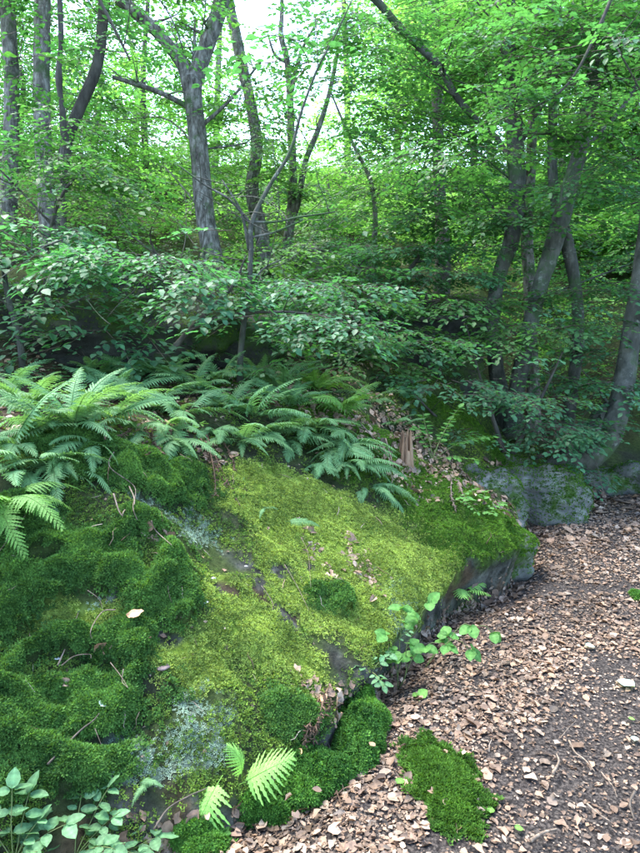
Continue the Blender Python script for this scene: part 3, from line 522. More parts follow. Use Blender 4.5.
# ------------------------------------------------------------------ trees further up the slope and beyond the path
FAR = [(-60, 14), (20, 12), (95, 15), (150, 12.5), (215, 16), (330, 13), (395, 15), (470, 13), (560, 12), (640, 11), (700, 14), (610, 16), (500, 18), (350, 20), (130, 20)]
WH = ['beyond the left edge trunk', 'behind the two grey left trunks', 'seen between the leaning trunk and the forked tree', 'behind the forked tree', 'right of the forked trunk, far up', 'under the sky gap', 'above the bright undergrowth',
      'behind the dark straight trunk', 'behind the crossing stems', 'behind the curved tree', 'beyond the right edge', 'far behind the leaning trunk', 'far behind the wavy trunk', 'farthest, below the sky gap', 'farthest, behind the left trunks']
for k, (u, t) in enumerate(FAR):
    r = np.random.default_rng(500 + k); x = (u - 320) / FPX * t; y = t; b = drop(x, y)[0]; vb = 426 - FPX * math.tan(math.atan2(b[2] - 1.5, y) + PITCH)
    gap = 235 < u < 345; dens = 1.05 if u > 340 else .45; bl = []
    for q in range(7):
        vv = r.uniform(-60, 215) if not gap else r.uniform(165, 225)
        if 100 < u < 340 and not gap: vv = r.uniform(60, 225)
        uu = u + r.normal(0, 38)
        if 190 < uu < 405 and vv < 118: uu = 410 + r.uniform(0, 50) if u > 290 else 185 - r.uniform(0, 60)
        bl.append((uu, vv, t + r.normal(0, .5), 1.0 * t / 13, .8 * t / 13, int(60 * dens)))
    bl += [(u + r.normal(0, 40), 225 + r.normal(0, 14), t - 1, 1.1 * t / 13, .4, 50) for _ in range(2)]
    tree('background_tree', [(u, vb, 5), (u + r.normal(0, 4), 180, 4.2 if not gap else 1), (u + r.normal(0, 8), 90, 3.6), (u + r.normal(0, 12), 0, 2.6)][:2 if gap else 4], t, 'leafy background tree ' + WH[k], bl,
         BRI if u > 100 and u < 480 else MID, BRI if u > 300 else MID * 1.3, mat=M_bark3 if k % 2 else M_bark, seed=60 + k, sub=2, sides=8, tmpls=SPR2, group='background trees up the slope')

# ------------------------------------------------------------------ undergrowth on the slope (uncountable)
r = np.random.default_rng(900)
def undergrowth(name, n, box, tint, tint2, seed, label, hmax, sc, tmpls, smin=1.9):
    r = np.random.default_rng(seed); x = r.uniform(box[0], box[1], n); y = r.uniform(box[2], box[3], n); z, s, _, _ = hgt(x, y); k = (s > smin) & (fbm(np.stack([x, y, 0 * x], -1), 1.1, 2, off=seed) > -.25)
    org = np.stack([x, y, z + r.random(n) ** 1.6 * hmax], -1)[k]; n = len(org); m = np.clip(fbm(org, .8, 2, off=seed) + .5, 0, 1)[:, None]
    LV, LF, LC, tv, tf = sprays(org, r.uniform(0, 6.28, n), r.normal(.15, .25, n), r.normal(0, .25, n), sc * r.uniform(.7, 1.3, n), tmpls, tint * (1 - m) + tint2 * m, seed)
    obj(name, mesh(name, LV, LF, LC), M_leaf, label=label, kind='stuff'); obj(name + '_twigs', mesh(name + '_twigs', tv, tf), M_twig, kind='stuff', label='thin twigs of the undergrowth on the slope')
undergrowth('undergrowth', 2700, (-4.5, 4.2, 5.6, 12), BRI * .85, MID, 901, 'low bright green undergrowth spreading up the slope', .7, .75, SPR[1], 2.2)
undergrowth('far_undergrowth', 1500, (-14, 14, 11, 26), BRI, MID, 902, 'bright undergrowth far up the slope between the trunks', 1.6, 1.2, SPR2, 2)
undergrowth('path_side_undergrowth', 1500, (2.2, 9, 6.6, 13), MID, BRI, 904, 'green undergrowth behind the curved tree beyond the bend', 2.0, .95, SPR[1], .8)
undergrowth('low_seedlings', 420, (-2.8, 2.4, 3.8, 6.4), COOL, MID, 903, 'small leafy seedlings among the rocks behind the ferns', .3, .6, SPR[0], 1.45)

# ------------------------------------------------------------------ ferns
def frond_mesh(seed, npin=19, bright=False, W=.17, lob=5, stem=.14):
    """unit-length frond along +Y: arching stalk, two rows of lobed leaflets narrowing to the tip"""
    r = np.random.default_rng(seed); V, F, C = [], [], []; arch = r.uniform(.25, .75); bend = r.normal(0, .14); twist = r.normal(0, .35)
    def ax(s): return np.array([bend * s * s, s * (1 - .10 * s * arch * 2), .16 * math.sin(s * 2.0) - arch * s * s * .62])
    sv, sf_ = tube(np.array([ax(s) for s in np.linspace(0, 1, 9)]), np.linspace(.0085, .002, 9), 4, 12); V.append(sv); F.append(sf_); C.append(np.tile([.85, .8, .7], (len(sv), 1))); o = len(sv)
    for i in range(npin * 2):
        s = stem + (1 - stem) * ((i // 2) + .5 * (i % 2)) / npin; side = 1 if i % 2 else -1; x = (s - stem) / (1 - stem)
        ln = W * (min(1, .55 + x * 2.2)) * (1 - x) ** .62 * 1.25 * r.uniform(.88, 1.1) + .008; wd = .46 / npin * (1 - .45 * x) * (1.12 if npin > 16 else 1.2) * (1.25 if bright else 1)
        p = ax(s); q = ax(min(s + .02, 1.0)); t = (q - p) / (np.linalg.norm(q - p) + 1e-9) if s < .99 else np.array([0, .8, -.5]); out = np.array([side, 0, 0.]); fw = .22 + .7 * x
        d = out * math.cos(fw) + t * math.sin(fw); up = np.cross(out, t) * side; dz = -r.uniform(.1, .6) + twist * side * x; fw += r.normal(0, .06); ln *= (1 if r.random() > .06 else r.uniform(.3, .7)); pv = []
        for k in range(lob * 2 + 1):
            f = k / (lob * 2); c = p + d * ln * f + up * (dz * ln * f * f * -1 if False else 0) + np.array([0, 0, dz * ln * f * f])
            wv = wd * (1 - f) ** .55 * (.62 if k % 2 == 0 else 1.12) * (1 if f < 1 else 0); pe = t * math.cos(fw) - out * math.sin(fw)
            adv = d * (.012 if k % 2 else 0)
            pv += [c - np.array([0, 0, .004]), c + pe * wv + adv, c - pe * wv + adv]
        pv = np.array(pv); f = []
        for k in range(lob * 2):
            a = k * 3; f += [(a, a + 3, a + 4), (a, a + 4, a + 1), (a, a + 5, a + 3), (a, a + 2, a + 5)]
        f = np.array(f); V.append(pv); F.append(f + o); o += len(pv); C.append(np.tile([1, 1, 1.], (len(pv), 1)) * r.uniform(.85, 1.15))
    V = np.vstack(V); F = np.vstack(F); return V, F, np.vstack(C)
def frond_set(n, seed, col, **k):
    out = []
    for i in range(n): V, F, C = frond_mesh(seed + i, **k); out.append(mesh('frond', V, F, C * np.array(col) * random.uniform(.88, 1.15)))
    for m in out: m.materials.append(M_fern)
    return out
FR_G = frond_set(6, 700, (.125, .27, .115), W=.15, npin=23) + frond_set(4, 708, (.13, .27, .11), W=.125, npin=26) + frond_set(3, 712, (.115, .25, .10), W=.17, npin=21); FR_D = frond_set(5, 720, (.115, .26, .11), W=.14, npin=23); FR_Y = frond_set(3, 740, (.19, .40, .09), npin=11, W=.40, lob=5, stem=.2)
FR_L = frond_set(4, 760, (.11, .26, .055))
def place_frond(root, me, rel, yaw, pitch, roll, L, name='frond'):
    o = bpy.data.objects.new(name, me); COL.objects.link(o); o.parent = root; o.location = rel; o.scale = (L, L, L)
    o.rotation_euler = (Matrix.Rotation(-yaw, 3, 'Z') @ Matrix.Rotation(pitch, 3, 'X') @ Matrix.Rotation(roll, 3, 'Y')).to_euler(); return o
def fern(u, v, n, L, label, yaw0=math.pi, spread=1.6, sets=FR_G, pit=.55, seed=0, at=None):
    p, nn = hit(u, v) if at is None else at; r = np.random.default_rng(int(u * 7 + v * 13 + seed)); root = thing('fern', p - np.array([0, 0, .01]), label, 'fern', 'ferns growing along the top of the bank')
    n = n if n < 4 else int(n * 1.75); L = L if L < .22 else L * .92; pit -= .2
    for k in range(n):
        yw = yaw0 + (k / max(n - 1, 1) - .5) * 2 * spread + r.normal(0, .15); place_frond(root, sets[r.integers(len(sets))], r.normal(0, .012, 3) * (1, 1, 0), yw, pit + r.normal(0, .18), r.normal(0, .3), L * r.uniform(.6, 1.2))
    return root
FERNS = [(30, 405, 8, .35, 'leftmost big fern with fronds reaching up against the dark outcrop', 3.0, 2.6, FR_G, .8),
 (72, 425, 9, .37, 'tall upright fern with a pointed frond standing above the others', 2.9, 2.6, FR_G, .95),
  (108, 418, 7, .36, 'fern right of the tall upright one with arching fronds over the dark hollow edge', 3.0, 2.0, FR_G, .5),
 (60, 462, 6, .32, 'low fern between the yellowish fern and the upper moss cushion', 2.7, 1.2, FR_G, .3),
 (178, 438, 6, .30, 'fern drooping directly over the upper moss cushion', 3.2, 1.1, FR_G, .2),
 (350, 440, 7, .34, 'dense fern in the middle of the right sweep', 2.7, 1.2, FR_G, .3),
 (12, 448, 7, .40, 'fern spilling over the bank at the left edge, above the yellowish one', 2.8, 1.6, FR_G, .5),
 (88, 440, 5, .30, 'fern with two fronds hanging straight down over the moss at left', 3.1, .7, FR_G, .1),
 (120, 398, 8, .40, 'dark fern between the tall upright one and the middle tuft', 3.1, 2.6, FR_D, .7),
 (150, 405, 8, .38, 'fern in front of the dark branch', 3.3, 2.3, FR_G, .6),
 (168, 425, 6, .34, 'fern with broad bright fronds hanging over the dead brown fronds', 3.1, 1.2, FR_G, .3),
 (195, 392, 8, .42, 'middle fern behind the hanging tuft with long arching fronds', 3.2, 2.6, FR_D, .8),
 (228, 408, 8, .42, 'fern left of the sapling foot', 3.3, 2.3, FR_G, .65),
 (212, 430, 5, .26, 'small fern above the bundle of brown hanging fronds', 3.0, 1.0, FR_G, .25),
 (255, 415, 7, .40, 'fern growing right at the sapling foot', 3.0, 2.0, FR_D, .6),
 (268, 432, 7, .38, 'fern with a long light frond pointing right over the rock edge', 2.6, 1.1, FR_G, .4),
 (290, 405, 8, .40, 'fern right of the sapling, in the second row', 3.1, 2.4, FR_D, .75),
 (310, 428, 8, .42, 'large fern drooping over the bright moss in the middle', 2.7, 1.5, FR_G, .5),
 (335, 448, 7, .40, 'fern sweeping down the right side of the moss face', 2.6, 1.0, FR_G, .25),
 (352, 462, 6, .34, 'lowest fern of the right sweep, its tips over the lumpy moss', 2.6, .9, FR_G, .15),
 (340, 412, 7, .38, 'bright fern beside the leaf litter above the right sweep', 3.6, 2.2, FR_L, .7),
 (372, 402, 6, .34, 'fern arching right in front of the dark hollow', 3.9, 1.9, FR_G, .6),
 (318, 390, 7, .36, 'yellow green fern at the back, below the pale bough', 3.1, 2.6, FR_L, .8),
 (255, 380, 7, .36, 'back row fern under the pale bough', 3.1, 2.6, FR_D, .8),
 (165, 378, 7, .36, 'back row fern below the forked dark branch', 3.1, 2.6, FR_D, .8),
 (95, 380, 6, .34, 'small back row fern below the dark outcrop', 3.1, 2.6, FR_D, .8),
 (5, 395, 6, .36, 'back row fern cut by the left edge', 3.1, 2.6, FR_D, .8),
 (4, 500, 6, .36, 'yellowish fern low at the left edge lit from above', 2.3, 1.2, FR_L, .35),
 (25, 470, 6, .34, 'fern just above the low yellowish one', 2.5, 1.3, FR_G, .35),
 (398, 425, 4, .24, 'small fern between the stump and the fern slope', 3.1, 1.6, FR_G, .6),
 (262, 505, 2, .10, 'tiny two fronded fern left of the lone one on bright moss', 2.6, .6, FR_G, .1),
 (248, 476, 2, .10, 'tiny fern just under the big ferns at the moss top', 2.8, .6, FR_G, .1),
 (48, 432, 7, .36, 'fern between the leftmost big one and the tall upright one', 3.0, 1.8, FR_G, .55),
 (140, 428, 6, .34, 'fern spreading left of the hanging brown fronds, low on the crest', 3.4, 1.7, FR_G, .4),
 (185, 412, 7, .38, 'bright fern directly above the bundle of brown hanging fronds', 3.1, 2.0, FR_G, .6),
 (240, 440, 6, .34, 'low fern under the sapling foot with tips on the moss top', 3.0, 1.5, FR_G, .3),
 (290, 440, 6, .36, 'fern whose fronds lie flat over the moss right of the sapling foot', 2.8, 1.3, FR_G, .25),
 (320, 462, 6, .32, 'fern hanging over the top of the bright moss carpet', 2.7, 1.0, FR_G, .15),
 (368, 485, 5, .28, 'small fern at the lower tip of the right sweep', 2.5, .8, FR_G, .1),
 (280, 388, 7, .38, 'shaded fern behind the sapling on its right side', 3.2, 2.4, FR_G, .75),
 (220, 382, 7, .38, 'shaded fern behind the sapling on its left side', 3.0, 2.4, FR_G, .75),
 (130, 376, 7, .36, 'back row fern left of the forked dark branch', 3.0, 2.4, FR_G, .75),
 (143, 780, 3, .10, 'little fern on the pale rock above the lower left plants', 2.2, 1.7, FR_G, .35),
 (462, 590, 3, .15, 'small light fern sprouting from the rock edge above the bramble', 2.3, 1.0, FR_Y, .5)]
for f in FERNS:
    if f[2]: fern(*f)

def hero(label, fr, sets, seed):
    base, _ = hit(*fr[0][0]); root = thing('fern', base, label, 'fern', 'small ferns sprouting from the bank'); r = np.random.default_rng(seed)
    for b, tip, lift, roll in fr:
        a, na = hit(*b); a = a + np.array(na) * .02; q, nq = hit(*tip); q = a + (P(tip[0], tip[1], depth(a) - lift) - a); d = q - a; L = np.linalg.norm(d) / .93
        place_frond(root, sets[r.integers(len(sets))], a - base, math.atan2(d[0], d[1]), math.asin(np.clip(d[2] / np.linalg.norm(d), -1, 1)) + .12, roll, L)
hero('bright lime fern with a broad frond pointing right at the foot of the bank', [((236, 786), (294, 778), .05, .5), ((238, 780), (232, 738), .0, .3)], FR_Y, 1)
hero('bright lime fern frond hanging down beside the right pointing one', [((222, 776), (198, 842), .10, .1)], FR_Y, 2)
hero('lone tiny fern in the middle of the bright moss', [((283, 524), (320, 527), .02, .4)], FR_G, 3)
# ------------------------------------------------------------------ dead brown fronds and exposed roots
DEADC = rough_mat('dead_frond_brown', [(.3, (.04, .026, .017)), (.7, (.15, .095, .06))], 40, rough=.85, bump=.4, bdist=.002)
def surf_line(pts, lift=.004):
    out = []
    for u, v in pts: p, n = hit(u, v); out.append(p + np.array(n) * lift)
    return out
def dead(label, lines, rad=.0035, seed=0, mat=DEADC, name='dead_frond', cat='dead fern', leafy=True, lift=.02):
    r = np.random.default_rng(seed); P0 = surf_line(lines[0][:1])[0]; root = thing(name, P0, label, cat)
    for ln in lines:
        q = np.array(surf_line(ln, lift)) - P0; q += r.normal(0, .004, q.shape); parts = [tube(q, np.linspace(rad, rad * .4, len(q)), 5, len(q) * 6, .2, seed)]
        if leafy:
            c = crom(q, 26)
            for k in range(2, 26):
                for s in (-1, 1):
                    d = r.normal(0, 1, 3); d[2] -= .8; d /= np.linalg.norm(d); L = r.uniform(.012, .03); parts.append(tube(np.array([c[k], c[k] + d * L * .5 + r.normal(0, .003, 3), c[k] + d * L]), [.0022, .0035, .0008], 3))
        V, F = join(parts); obj('stalk', mesh('stalk', V, F), mat, root)
dead('bundle of brown withered fern fronds hanging below the middle ferns', [[(200, 428), (212, 450), (220, 470), (236, 506)], [(205, 430), (208, 450), (212, 476), (215, 496)], [(212, 432), (226, 450), (232, 470), (226, 488)], [(198, 440), (210, 460), (222, 480)]], seed=1)
dead('brown withered fronds hanging left of the middle tuft of fern', [[(146, 430), (143, 445), (150, 456)], [(150, 432), (152, 446), (158, 454)], [(120, 432), (112, 420), (100, 425)], [(130, 430), (118, 436), (104, 440)]], seed=2)
dead('long curving tan stem lying across the moss cushion', [[(122, 440), (110, 455), (112, 470), (128, 488), (133, 510), (135, 520)]], seed=3, rad=.003, mat=M_pale, leafy=False, name='dry_stem', cat='dry stem')
dead('knot of dry tan stems below the upper moss cushion', [[(130, 490), (133, 505), (134, 520)], [(112, 498), (124, 515), (135, 522)], [(150, 520), (158, 532), (170, 545)], [(134, 500), (128, 512), (126, 520)]], seed=4, rad=.003, mat=M_pale, leafy=False, name='dry_stem', cat='dry stem')
dead('brown curled fern remains at the foot of the bank right of the lime fern', [[(318, 700), (308, 722), (301, 742)], [(325, 690), (318, 712), (312, 735)], [(330, 700), (337, 730), (343, 760), (342, 785)], [(342, 770), (338, 790), (341, 812)], [(305, 735), (318, 718), (330, 708)]], seed=5, rad=.003)
dead('thin dead frond on the bare rock patch', [[(281, 565), (295, 590), (306, 615)]], seed=6, rad=.0018, mat=M_pale, leafy=False, name='dry_stem', cat='dry stem')
dead('brown roots at the top of the leaf litter slope beside the stump', [[(340, 425), (365, 430), (385, 455), (390, 480)], [(350, 415), (375, 440), (398, 470)], [(385, 440), (392, 470), (388, 500)]], seed=7, rad=.005, mat=M_pale, leafy=False, name='exposed_root', cat='root')
dead('reddish dead frond hanging beside the boulder gap', [[(452, 470), (458, 490), (466, 505)], [(456, 468), (470, 485), (474, 505)], [(450, 475), (448, 495), (455, 510)]], seed=8, mat=M_pale, rad=.004)
TW = [('pale straight twig standing out of the moss at left', [(61, 670), (66, 645), (77, 614)], .0028), ('pinkish forked twig beside the pale straight one', [(62, 668), (75, 652), (90, 650), (98, 658)], .002),
 ('dark bent twig with a frayed tip lying on the dark moss', [(54, 763), (75, 742), (95, 722), (100, 715)], .0035), ('thin short stem below the dark bent twig', [(97, 728), (98, 752)], .0015),
 ('pair of thin stems forming a V on the moss', [(115, 662), (124, 678), (127, 692)], .0018), ('second stem of the V on the moss', [(131, 672), (128, 682), (127, 692)], .0016),
 ('curled grey root arching beside the round moss cushion', [(118, 612), (100, 616), (92, 632), (95, 650)], .0025), ('thin grey stem on the bare patch above the cushion', [(88, 590), (98, 602), (101, 612)], .0016),
 ('thin bare stem leaning at the left edge under the yellowish fern', [(0, 555), (12, 530), (20, 515)], .0022), ('slender pale stalk on the bright moss by the rock edge', [(300, 540), (306, 560), (315, 590)], .0015),
 ('short curved twig near the lower bare rock', [(258, 590), (268, 605), (272, 614)], .0018), ('brown root running along the lower edge of the rock', [(150, 828), (165, 810), (190, 797), (205, 790)], .004),
 ('long straw coloured stalk right of the brown fern remains', [(330, 735), (338, 770), (346, 800)], .002)]
for k, (lb, pts, rd) in enumerate(TW):
    q = np.array(surf_line(pts, .03)); V, F = tube(q - q[0], np.linspace(rd * .95, rd * .4, len(q)), 6, 24, .15, k); obj('twig', mesh('twig', V, F), M_twig if 'dark' in lb or 'brown' in lb else M_pale, loc=q[0], label=lb, cat='twig', group='twigs lying on the mossy bank')

# broken stump
p, n = hit(406, 462); V = []; F = []; st = thing('broken_stump', p - np.array([0, 0, .03]), 'splintered orange brown stump standing in the leaf litter', 'stump')
r = np.random.default_rng(5); parts = []
for k in range(11):
    a = k / 11 * 6.28; rr = .03 if k % 3 else .014; h = .1 + .14 * abs(math.sin(k * 2.1)) + (.05 if k == 3 else 0); b = np.array([math.cos(a) * rr, math.sin(a) * rr, 0])
    parts.append(tube(np.array([b * 1.25 - (0, 0, .03), b + (0, 0, h * .6), b * .95 + (0, 0, h)]), [.017, .012, .002], 5, 8, .25, k))
V, F = join(parts); obj('splintered_wood', mesh('splintered_wood', V, F), M_wood, st)
V, F = tube(np.array([(0, 0, -.05), (0, 0, .03), (0.005, 0, .10)]), [.05, .04, .03], 10, 8, .2, 3); obj('core', mesh('core', V, F), M_wood, st)

# ------------------------------------------------------------------ small broad-leaved plants, each leaf a part
def oval(seed, W=.42, ser=.05, curl=.12, n=7):
    r = np.random.default_rng(seed); V = []; F = []; C = []
    for i in range(n + 1):
        s = i / n; w_ = W * math.sin(math.pi * min(.999, s ** .8 * .98 + .01)) ** .75 * (1 + (ser if i % 2 else -ser)); z = -curl * s * s + .02 * r.normal()
        for k in (-1, -.5, 0, .5, 1): V.append((w_ * k, s, z + abs(k) * .10 * (1 - s) - .02 * (abs(k) == .5))); C.append((1.35 if k == 0 else 1.0) * (.86 if i % 2 else 1.1))
    for i in range(n):
        for k in range(4): a = i * 5 + k; F += [(a, a + 1, a + 6), (a, a + 6, a + 5)]
    return np.array(V), np.array(F), np.array(C)[:, None] * np.ones(3)
def leafset(seed, col, mat, n=4, **k):
    out = []
    for i in range(n): V, F, C = oval(seed + i, **k); m = mesh('leaf', V, F, C * np.array(col) * random.uniform(.7, 1.25)); m.materials.append(mat); out.append(m)
    return out
LF_blue = leafset(800, (.10, .22, .10), M_near, W=.36, curl=.2); LF_gr = leafset(810, (.075, .20, .045), M_near, W=.42); LF_lime = leafset(820, (.16, .34, .07), M_near, W=.45); LF_dk = leafset(830, (.045, .12, .055), M_near, W=.42)
def put_leaf(root, me, pos, dirv, up, L, name='leaf'):
    y = np.array(dirv, float); y /= np.linalg.norm(y) + 1e-9; z = np.array(up, float); z = z - y * z.dot(y); z /= np.linalg.norm(z) + 1e-9; x = np.cross(y, z)
    M = Matrix(((x[0], y[0], z[0]), (x[1], y[1], z[1]), (x[2], y[2], z[2]))); o = bpy.data.objects.new(name, me); COL.objects.link(o); o.parent = root
    o.location = [float(a) for a in pos]; o.rotation_euler = M.to_euler(); o.scale = (L, L, L); return o
def plant(u, v, label, stems, leaf, size, seed, cat='plant', name='bramble_seedling', fan=3, step=.05, mat=M_stalk, rad=.0018, grp=None):
    """stems: list of (azimuth, elevation, length); leaves in opposite pairs or threes along each"""
    p, n = hit(u, v); r = np.random.default_rng(seed); root = thing(name, p, label, cat, grp)
    for az, el, L in stems:
        d = np.array([math.sin(az) * math.cos(el), math.cos(az) * math.cos(el), math.sin(el)]); pts = [np.zeros(3)]
        for k in range(6): d = d + np.array([0, 0, -.10]) + r.normal(0, .05, 3); d /= np.linalg.norm(d); pts.append(pts[-1] + d * L / 6)
        V, F = tube(np.array(pts), np.linspace(rad, rad * .5, 7), 5, 18); obj('stem', mesh('stem', V, F), mat, root); c = crom(pts, 40); k = int(40 * .35); st_ = max(2, int(step / L * 40))
        while k < 40:
            q = c[k]; t = c[min(k + 1, 39)] - c[k - 1]; t /= np.linalg.norm(t) + 1e-9; sd_ = np.cross(t, (0, 0, 1)); sd_ /= np.linalg.norm(sd_) + 1e-9; end = k + st_ >= 40
            for m in ([-1, 1, 0] if end or fan == 3 else [-1, 1]):
                dr = t * (.35 if m else 1) + sd_ * m + r.normal(0, .15, 3) + np.array([0, 0, .05]); put_leaf(root, leaf[r.integers(len(leaf))], q + dr * .006, dr, np.array([0, 0, 1]) + r.normal(0, .22, 3), size * r.uniform(.7, 1.2) * (1.1 if m == 0 else 1))
            k += st_ + r.integers(-1, 2)
    return root
plant(14, 862, 'blue green oval leaved plant in the bottom left corner', [(.3, 1.2, .17), (-.9, .9, .16), (1.2, .9, .16), (.2, .7, .2), (-.3, 1.3, .2), (.8, 1.1, .15), (-1.4, 1.1, .19), (.1, .9, .11), (2.2, 1.0, .12), (.5, 1.0, .13)], LF_blue, .046, 1, name='woodland_plant', fan=2, step=.05)
plant(75, 858, 'low blue green leaved plant along the bottom, right of the corner plant', [(.9, .6, .2), (1.6, .5, .2), (0, .8, .15), (-.8, .7, .15), (1.2, 1.0, .16), (.4, .9, .2), (2., .8, .18), (-.3, 1., .2)], LF_blue, .042, 2, name='woodland_plant', fan=2, step=.04)
plant(112, 862, 'rightmost blue green plant of the bottom row', [(1.2, .6, .14), (.2, .9, .12), (-.8, .7, .12)], LF_blue, .055, 22, name='woodland_plant', fan=2, step=.035)
def plant2(u, v, label, targets, leaf, size, seed, cat='plant', name='bramble_seedling', step=.07, mat=M_stalk, rad=.002, sag=.05):
    """arching stems towards (u, v, nearer by metres); leaves in threes on short stalks"""
    p, n = hit(u, v); r = np.random.default_rng(seed); root = thing(name, p, label, cat)
    for tu, tv, near_ in targets:
        q = P(tu, tv, depth(p) - near_) - p; mid = q * .5 + np.array([0, 0, sag * 1.6]); pts = crom([np.zeros(3), mid, q], 9); pts[1:-1] += r.normal(0, .006, (7, 3)); L = np.linalg.norm(q)
        V, F = tube(pts, np.linspace(rad, rad * .5, 9), 5, 20); obj('stem', mesh('stem', V, F), mat, root); c = crom(pts, 40); k = 12; st_ = max(3, int(step / L * 40)); sg = 1
        while k <= 39:
            t = c[min(k + 1, 39)] - c[k - 1]; t /= np.linalg.norm(t) + 1e-9; sd_ = np.cross(t, (0, 0, 1)); sd_ /= np.linalg.norm(sd_) + 1e-9; sg = -sg; end = k + st_ > 39
            d0 = t * (.9 if end else .4) + sd_ * (0 if end else sg) + np.array([0, 0, .25]); d0 /= np.linalg.norm(d0); o = c[k] + d0 * size * .5
            V, F = tube(np.array([c[k], o]), [rad * .5, rad * .35], 4); obj('leaf_stalk', mesh('leaf_stalk', V, F), mat, root); lat = np.cross(d0, (0, 0, 1)); lat /= np.linalg.norm(lat) + 1e-9
            for m in (-1, 0, 1):
                dr = d0 * (1 if m == 0 else .25) + lat * m + np.array([0, 0, -.25]) + r.normal(0, .1, 3); put_leaf(root, leaf[r.integers(len(leaf))], o, dr, np.array([0, 0, 1]) + r.normal(0, .25, 3) + np.array([0, -.35, 0]), size * r.uniform(.75, 1.1))
            k += st_ + r.integers(-1, 2)
    return root
plant2(398, 690, 'bramble with rounded three part leaves climbing in front of the grey rock edge', [(432, 598, .1), (402, 612, .08), (442, 645, .12), (385, 640, .05)], LF_gr, .056, 3, step=.10)
plant2(425, 668, 'bramble runner reaching furthest out over the path litter', [(500, 632, .12), (478, 660, .15)], LF_gr, .058, 4, sag=.07, step=.11)
plant(372, 672, 'small grey green leaved plant hugging the rock edge left of the bramble', [(-.4, 1.0, .12), (.8, .8, .12), (-1.6, .6, .1), (2.8, .3, .12)], LF_blue, .032, 6, step=.03)
plant(393, 645, 'tiny pale leaved sprig above the bramble', [(.1, 1.0, .12), (1.0, .7, .1)], LF_blue, .028, 7, step=.03)
plant(415, 700, 'single lime leaf seedling under the bramble', [(1.0, .6, .03)], LF_lime, .035, 8, step=.05, fan=2)
plant(432, 460, 'airy leafy sapling with toothed light leaves right of the stump', [(.6, .9, .42), (1.3, .6, .5), (.1, 1.1, .36), (1.0, 1.2, .4), (-.6, 1.1, .26), (1.9, .5, .3)], LF_gr, .042, 9, name='rowan_sapling', fan=2, step=.035, rad=.003)
plant(455, 500, 'ivy like trailing plant hanging over the boulder gap', [(2.6, .3, .2), (2.9, .5, .26), (2.2, .8, .16)], LF_gr, .026, 10, name='trailing_plant', fan=2, step=.03)
plant(190, 428, 'small yellow green seedling under the middle ferns', [(2.9, .4, .08), (1.6, .6, .07)], LF_lime, .035, 11, step=.04)
plant(218, 838, 'two leaved seedling under the lime fern', [(1.8, .7, .04)], LF_gr, .028, 12, fan=2, step=.05)
plant(245, 822, 'tiny seedling on the dark moss right of the lime fern', [(1, .7, .03)], LF_gr, .02, 13, fan=2, step=.05)
plant(480, 512, 'leafy sprig in front of the pale grey boulder', [(1.5, .6, .16), (.4, .9, .16), (2.5, .5, .12)], LF_gr, .03, 14, name='trailing_plant', fan=2, step=.03)
plant(548, 505, 'drooping sprig of pale leaves over the gap right of the grey boulder', [(2.6, .2, .3), (1.9, .3, .3), (3.3, .3, .24)], LF_blue, .05, 15, name='trailing_plant', fan=2, step=.035)

# ------------------------------------------------------------------ moss cushions on the ground at the foot of the bank
def cushion(u, v, ru, rv, h, label, n, seed, cols=((.026, .085, .018), (.085, .21, .035))):
    c, _ = hit(u, v); t = depth(c); l, _ = hit(u - ru, v); rr = ru / FPX * t; top, _ = hit(u, v - rv); bot, _ = hit(u, v + rv); ry = max(rr * .8, np.linalg.norm(top[:2] - bot[:2]) / 2); k = 48
    th = np.linspace(0, 2 * np.pi, k, endpoint=False); rad = np.linspace(0, 1, 18); V = []
    for s in rad:
        for a in th:
            w_ = 1 + .15 * math.sin(2 * a + seed) + .10 * math.sin(3 * a + seed * 2) + .07 * math.sin(7 * a + seed) + .05 * math.sin(13 * a + seed * 3); x = math.cos(a) * rr * s * w_; y = math.sin(a) * ry * s * w_
            g = drop(c[0] + x, c[1] + y)[0]; V.append((x, y, min(g[2] - c[2], .02 + .15 * max(0, y)) + h * math.sqrt(max(0, 1 - s ** 2.6)) - .012 * s))
    V = np.array(V); V[:, 2] += .6 * h * np.abs(fbm(V + c, 24, 2, off=seed)) * (1 - np.repeat(rad, k)); F = []
    for i in range(17):
        for j in range(k): a = i * k + j; b = i * k + (j + 1) % k; F.append((a, b, b + k, a + k))
    F = np.array(F); root = thing('moss_cushion', c, label, 'moss'); obj('cushion_body', mesh('cushion_body', V, F, np.tile([.02, .045, .012], (len(V), 1))), M_ground, root)
    W = V.copy().reshape(18, k, 3); out = W[-1][None] * np.linspace(1, 1.45, 10)[1:, None, None]; out[..., 2] = .004; V3 = np.vstack([V, out.reshape(-1, 3)]); F3 = []
    for i in range(26):
        for j in range(k): a = i * k + j; b = i * k + (j + 1) % k; F3.append((a, b, b + k, a + k))
    q = np.repeat(np.concatenate([rad, np.linspace(1, 1.45, 10)[1:]]), k); wt = np.clip((1.28 - q + .28 * fbm(V3 + c, 16, 3, off=seed)) / .42, 0, 1) ** 1.5
    moss('moss', wt, int(n * 1.0), .0132, star(5, .5, seed), cols, seed + 200, None, root, V3, np.array(F3)); return root
cushion(360, 742, 30, 30, .10, 'rounded dark green moss cushion at the corner of the rock foot', 5200, 31)
cushion(312, 788, 38, 32, .09, 'moss cushion left of the rounded corner one, beside the brown fern remains', 5200, 32)
cushion(262, 812, 24, 18, .05, 'moss cushion right of the lime ferns', 3600, 33)
cushion(200, 846, 28, 10, .04, 'low moss cushion at the bottom edge under the lime ferns', 3000, 34)
cushion(444, 785, 34, 36, .035, 'flat oval moss patch lying apart on the path', 8200, 35, ((.028, .075, .012), (.065, .15, .02)))
cushion(638, 597, 7, 4, .02, 'small moss tuft on the path at the right edge', 600, 36)

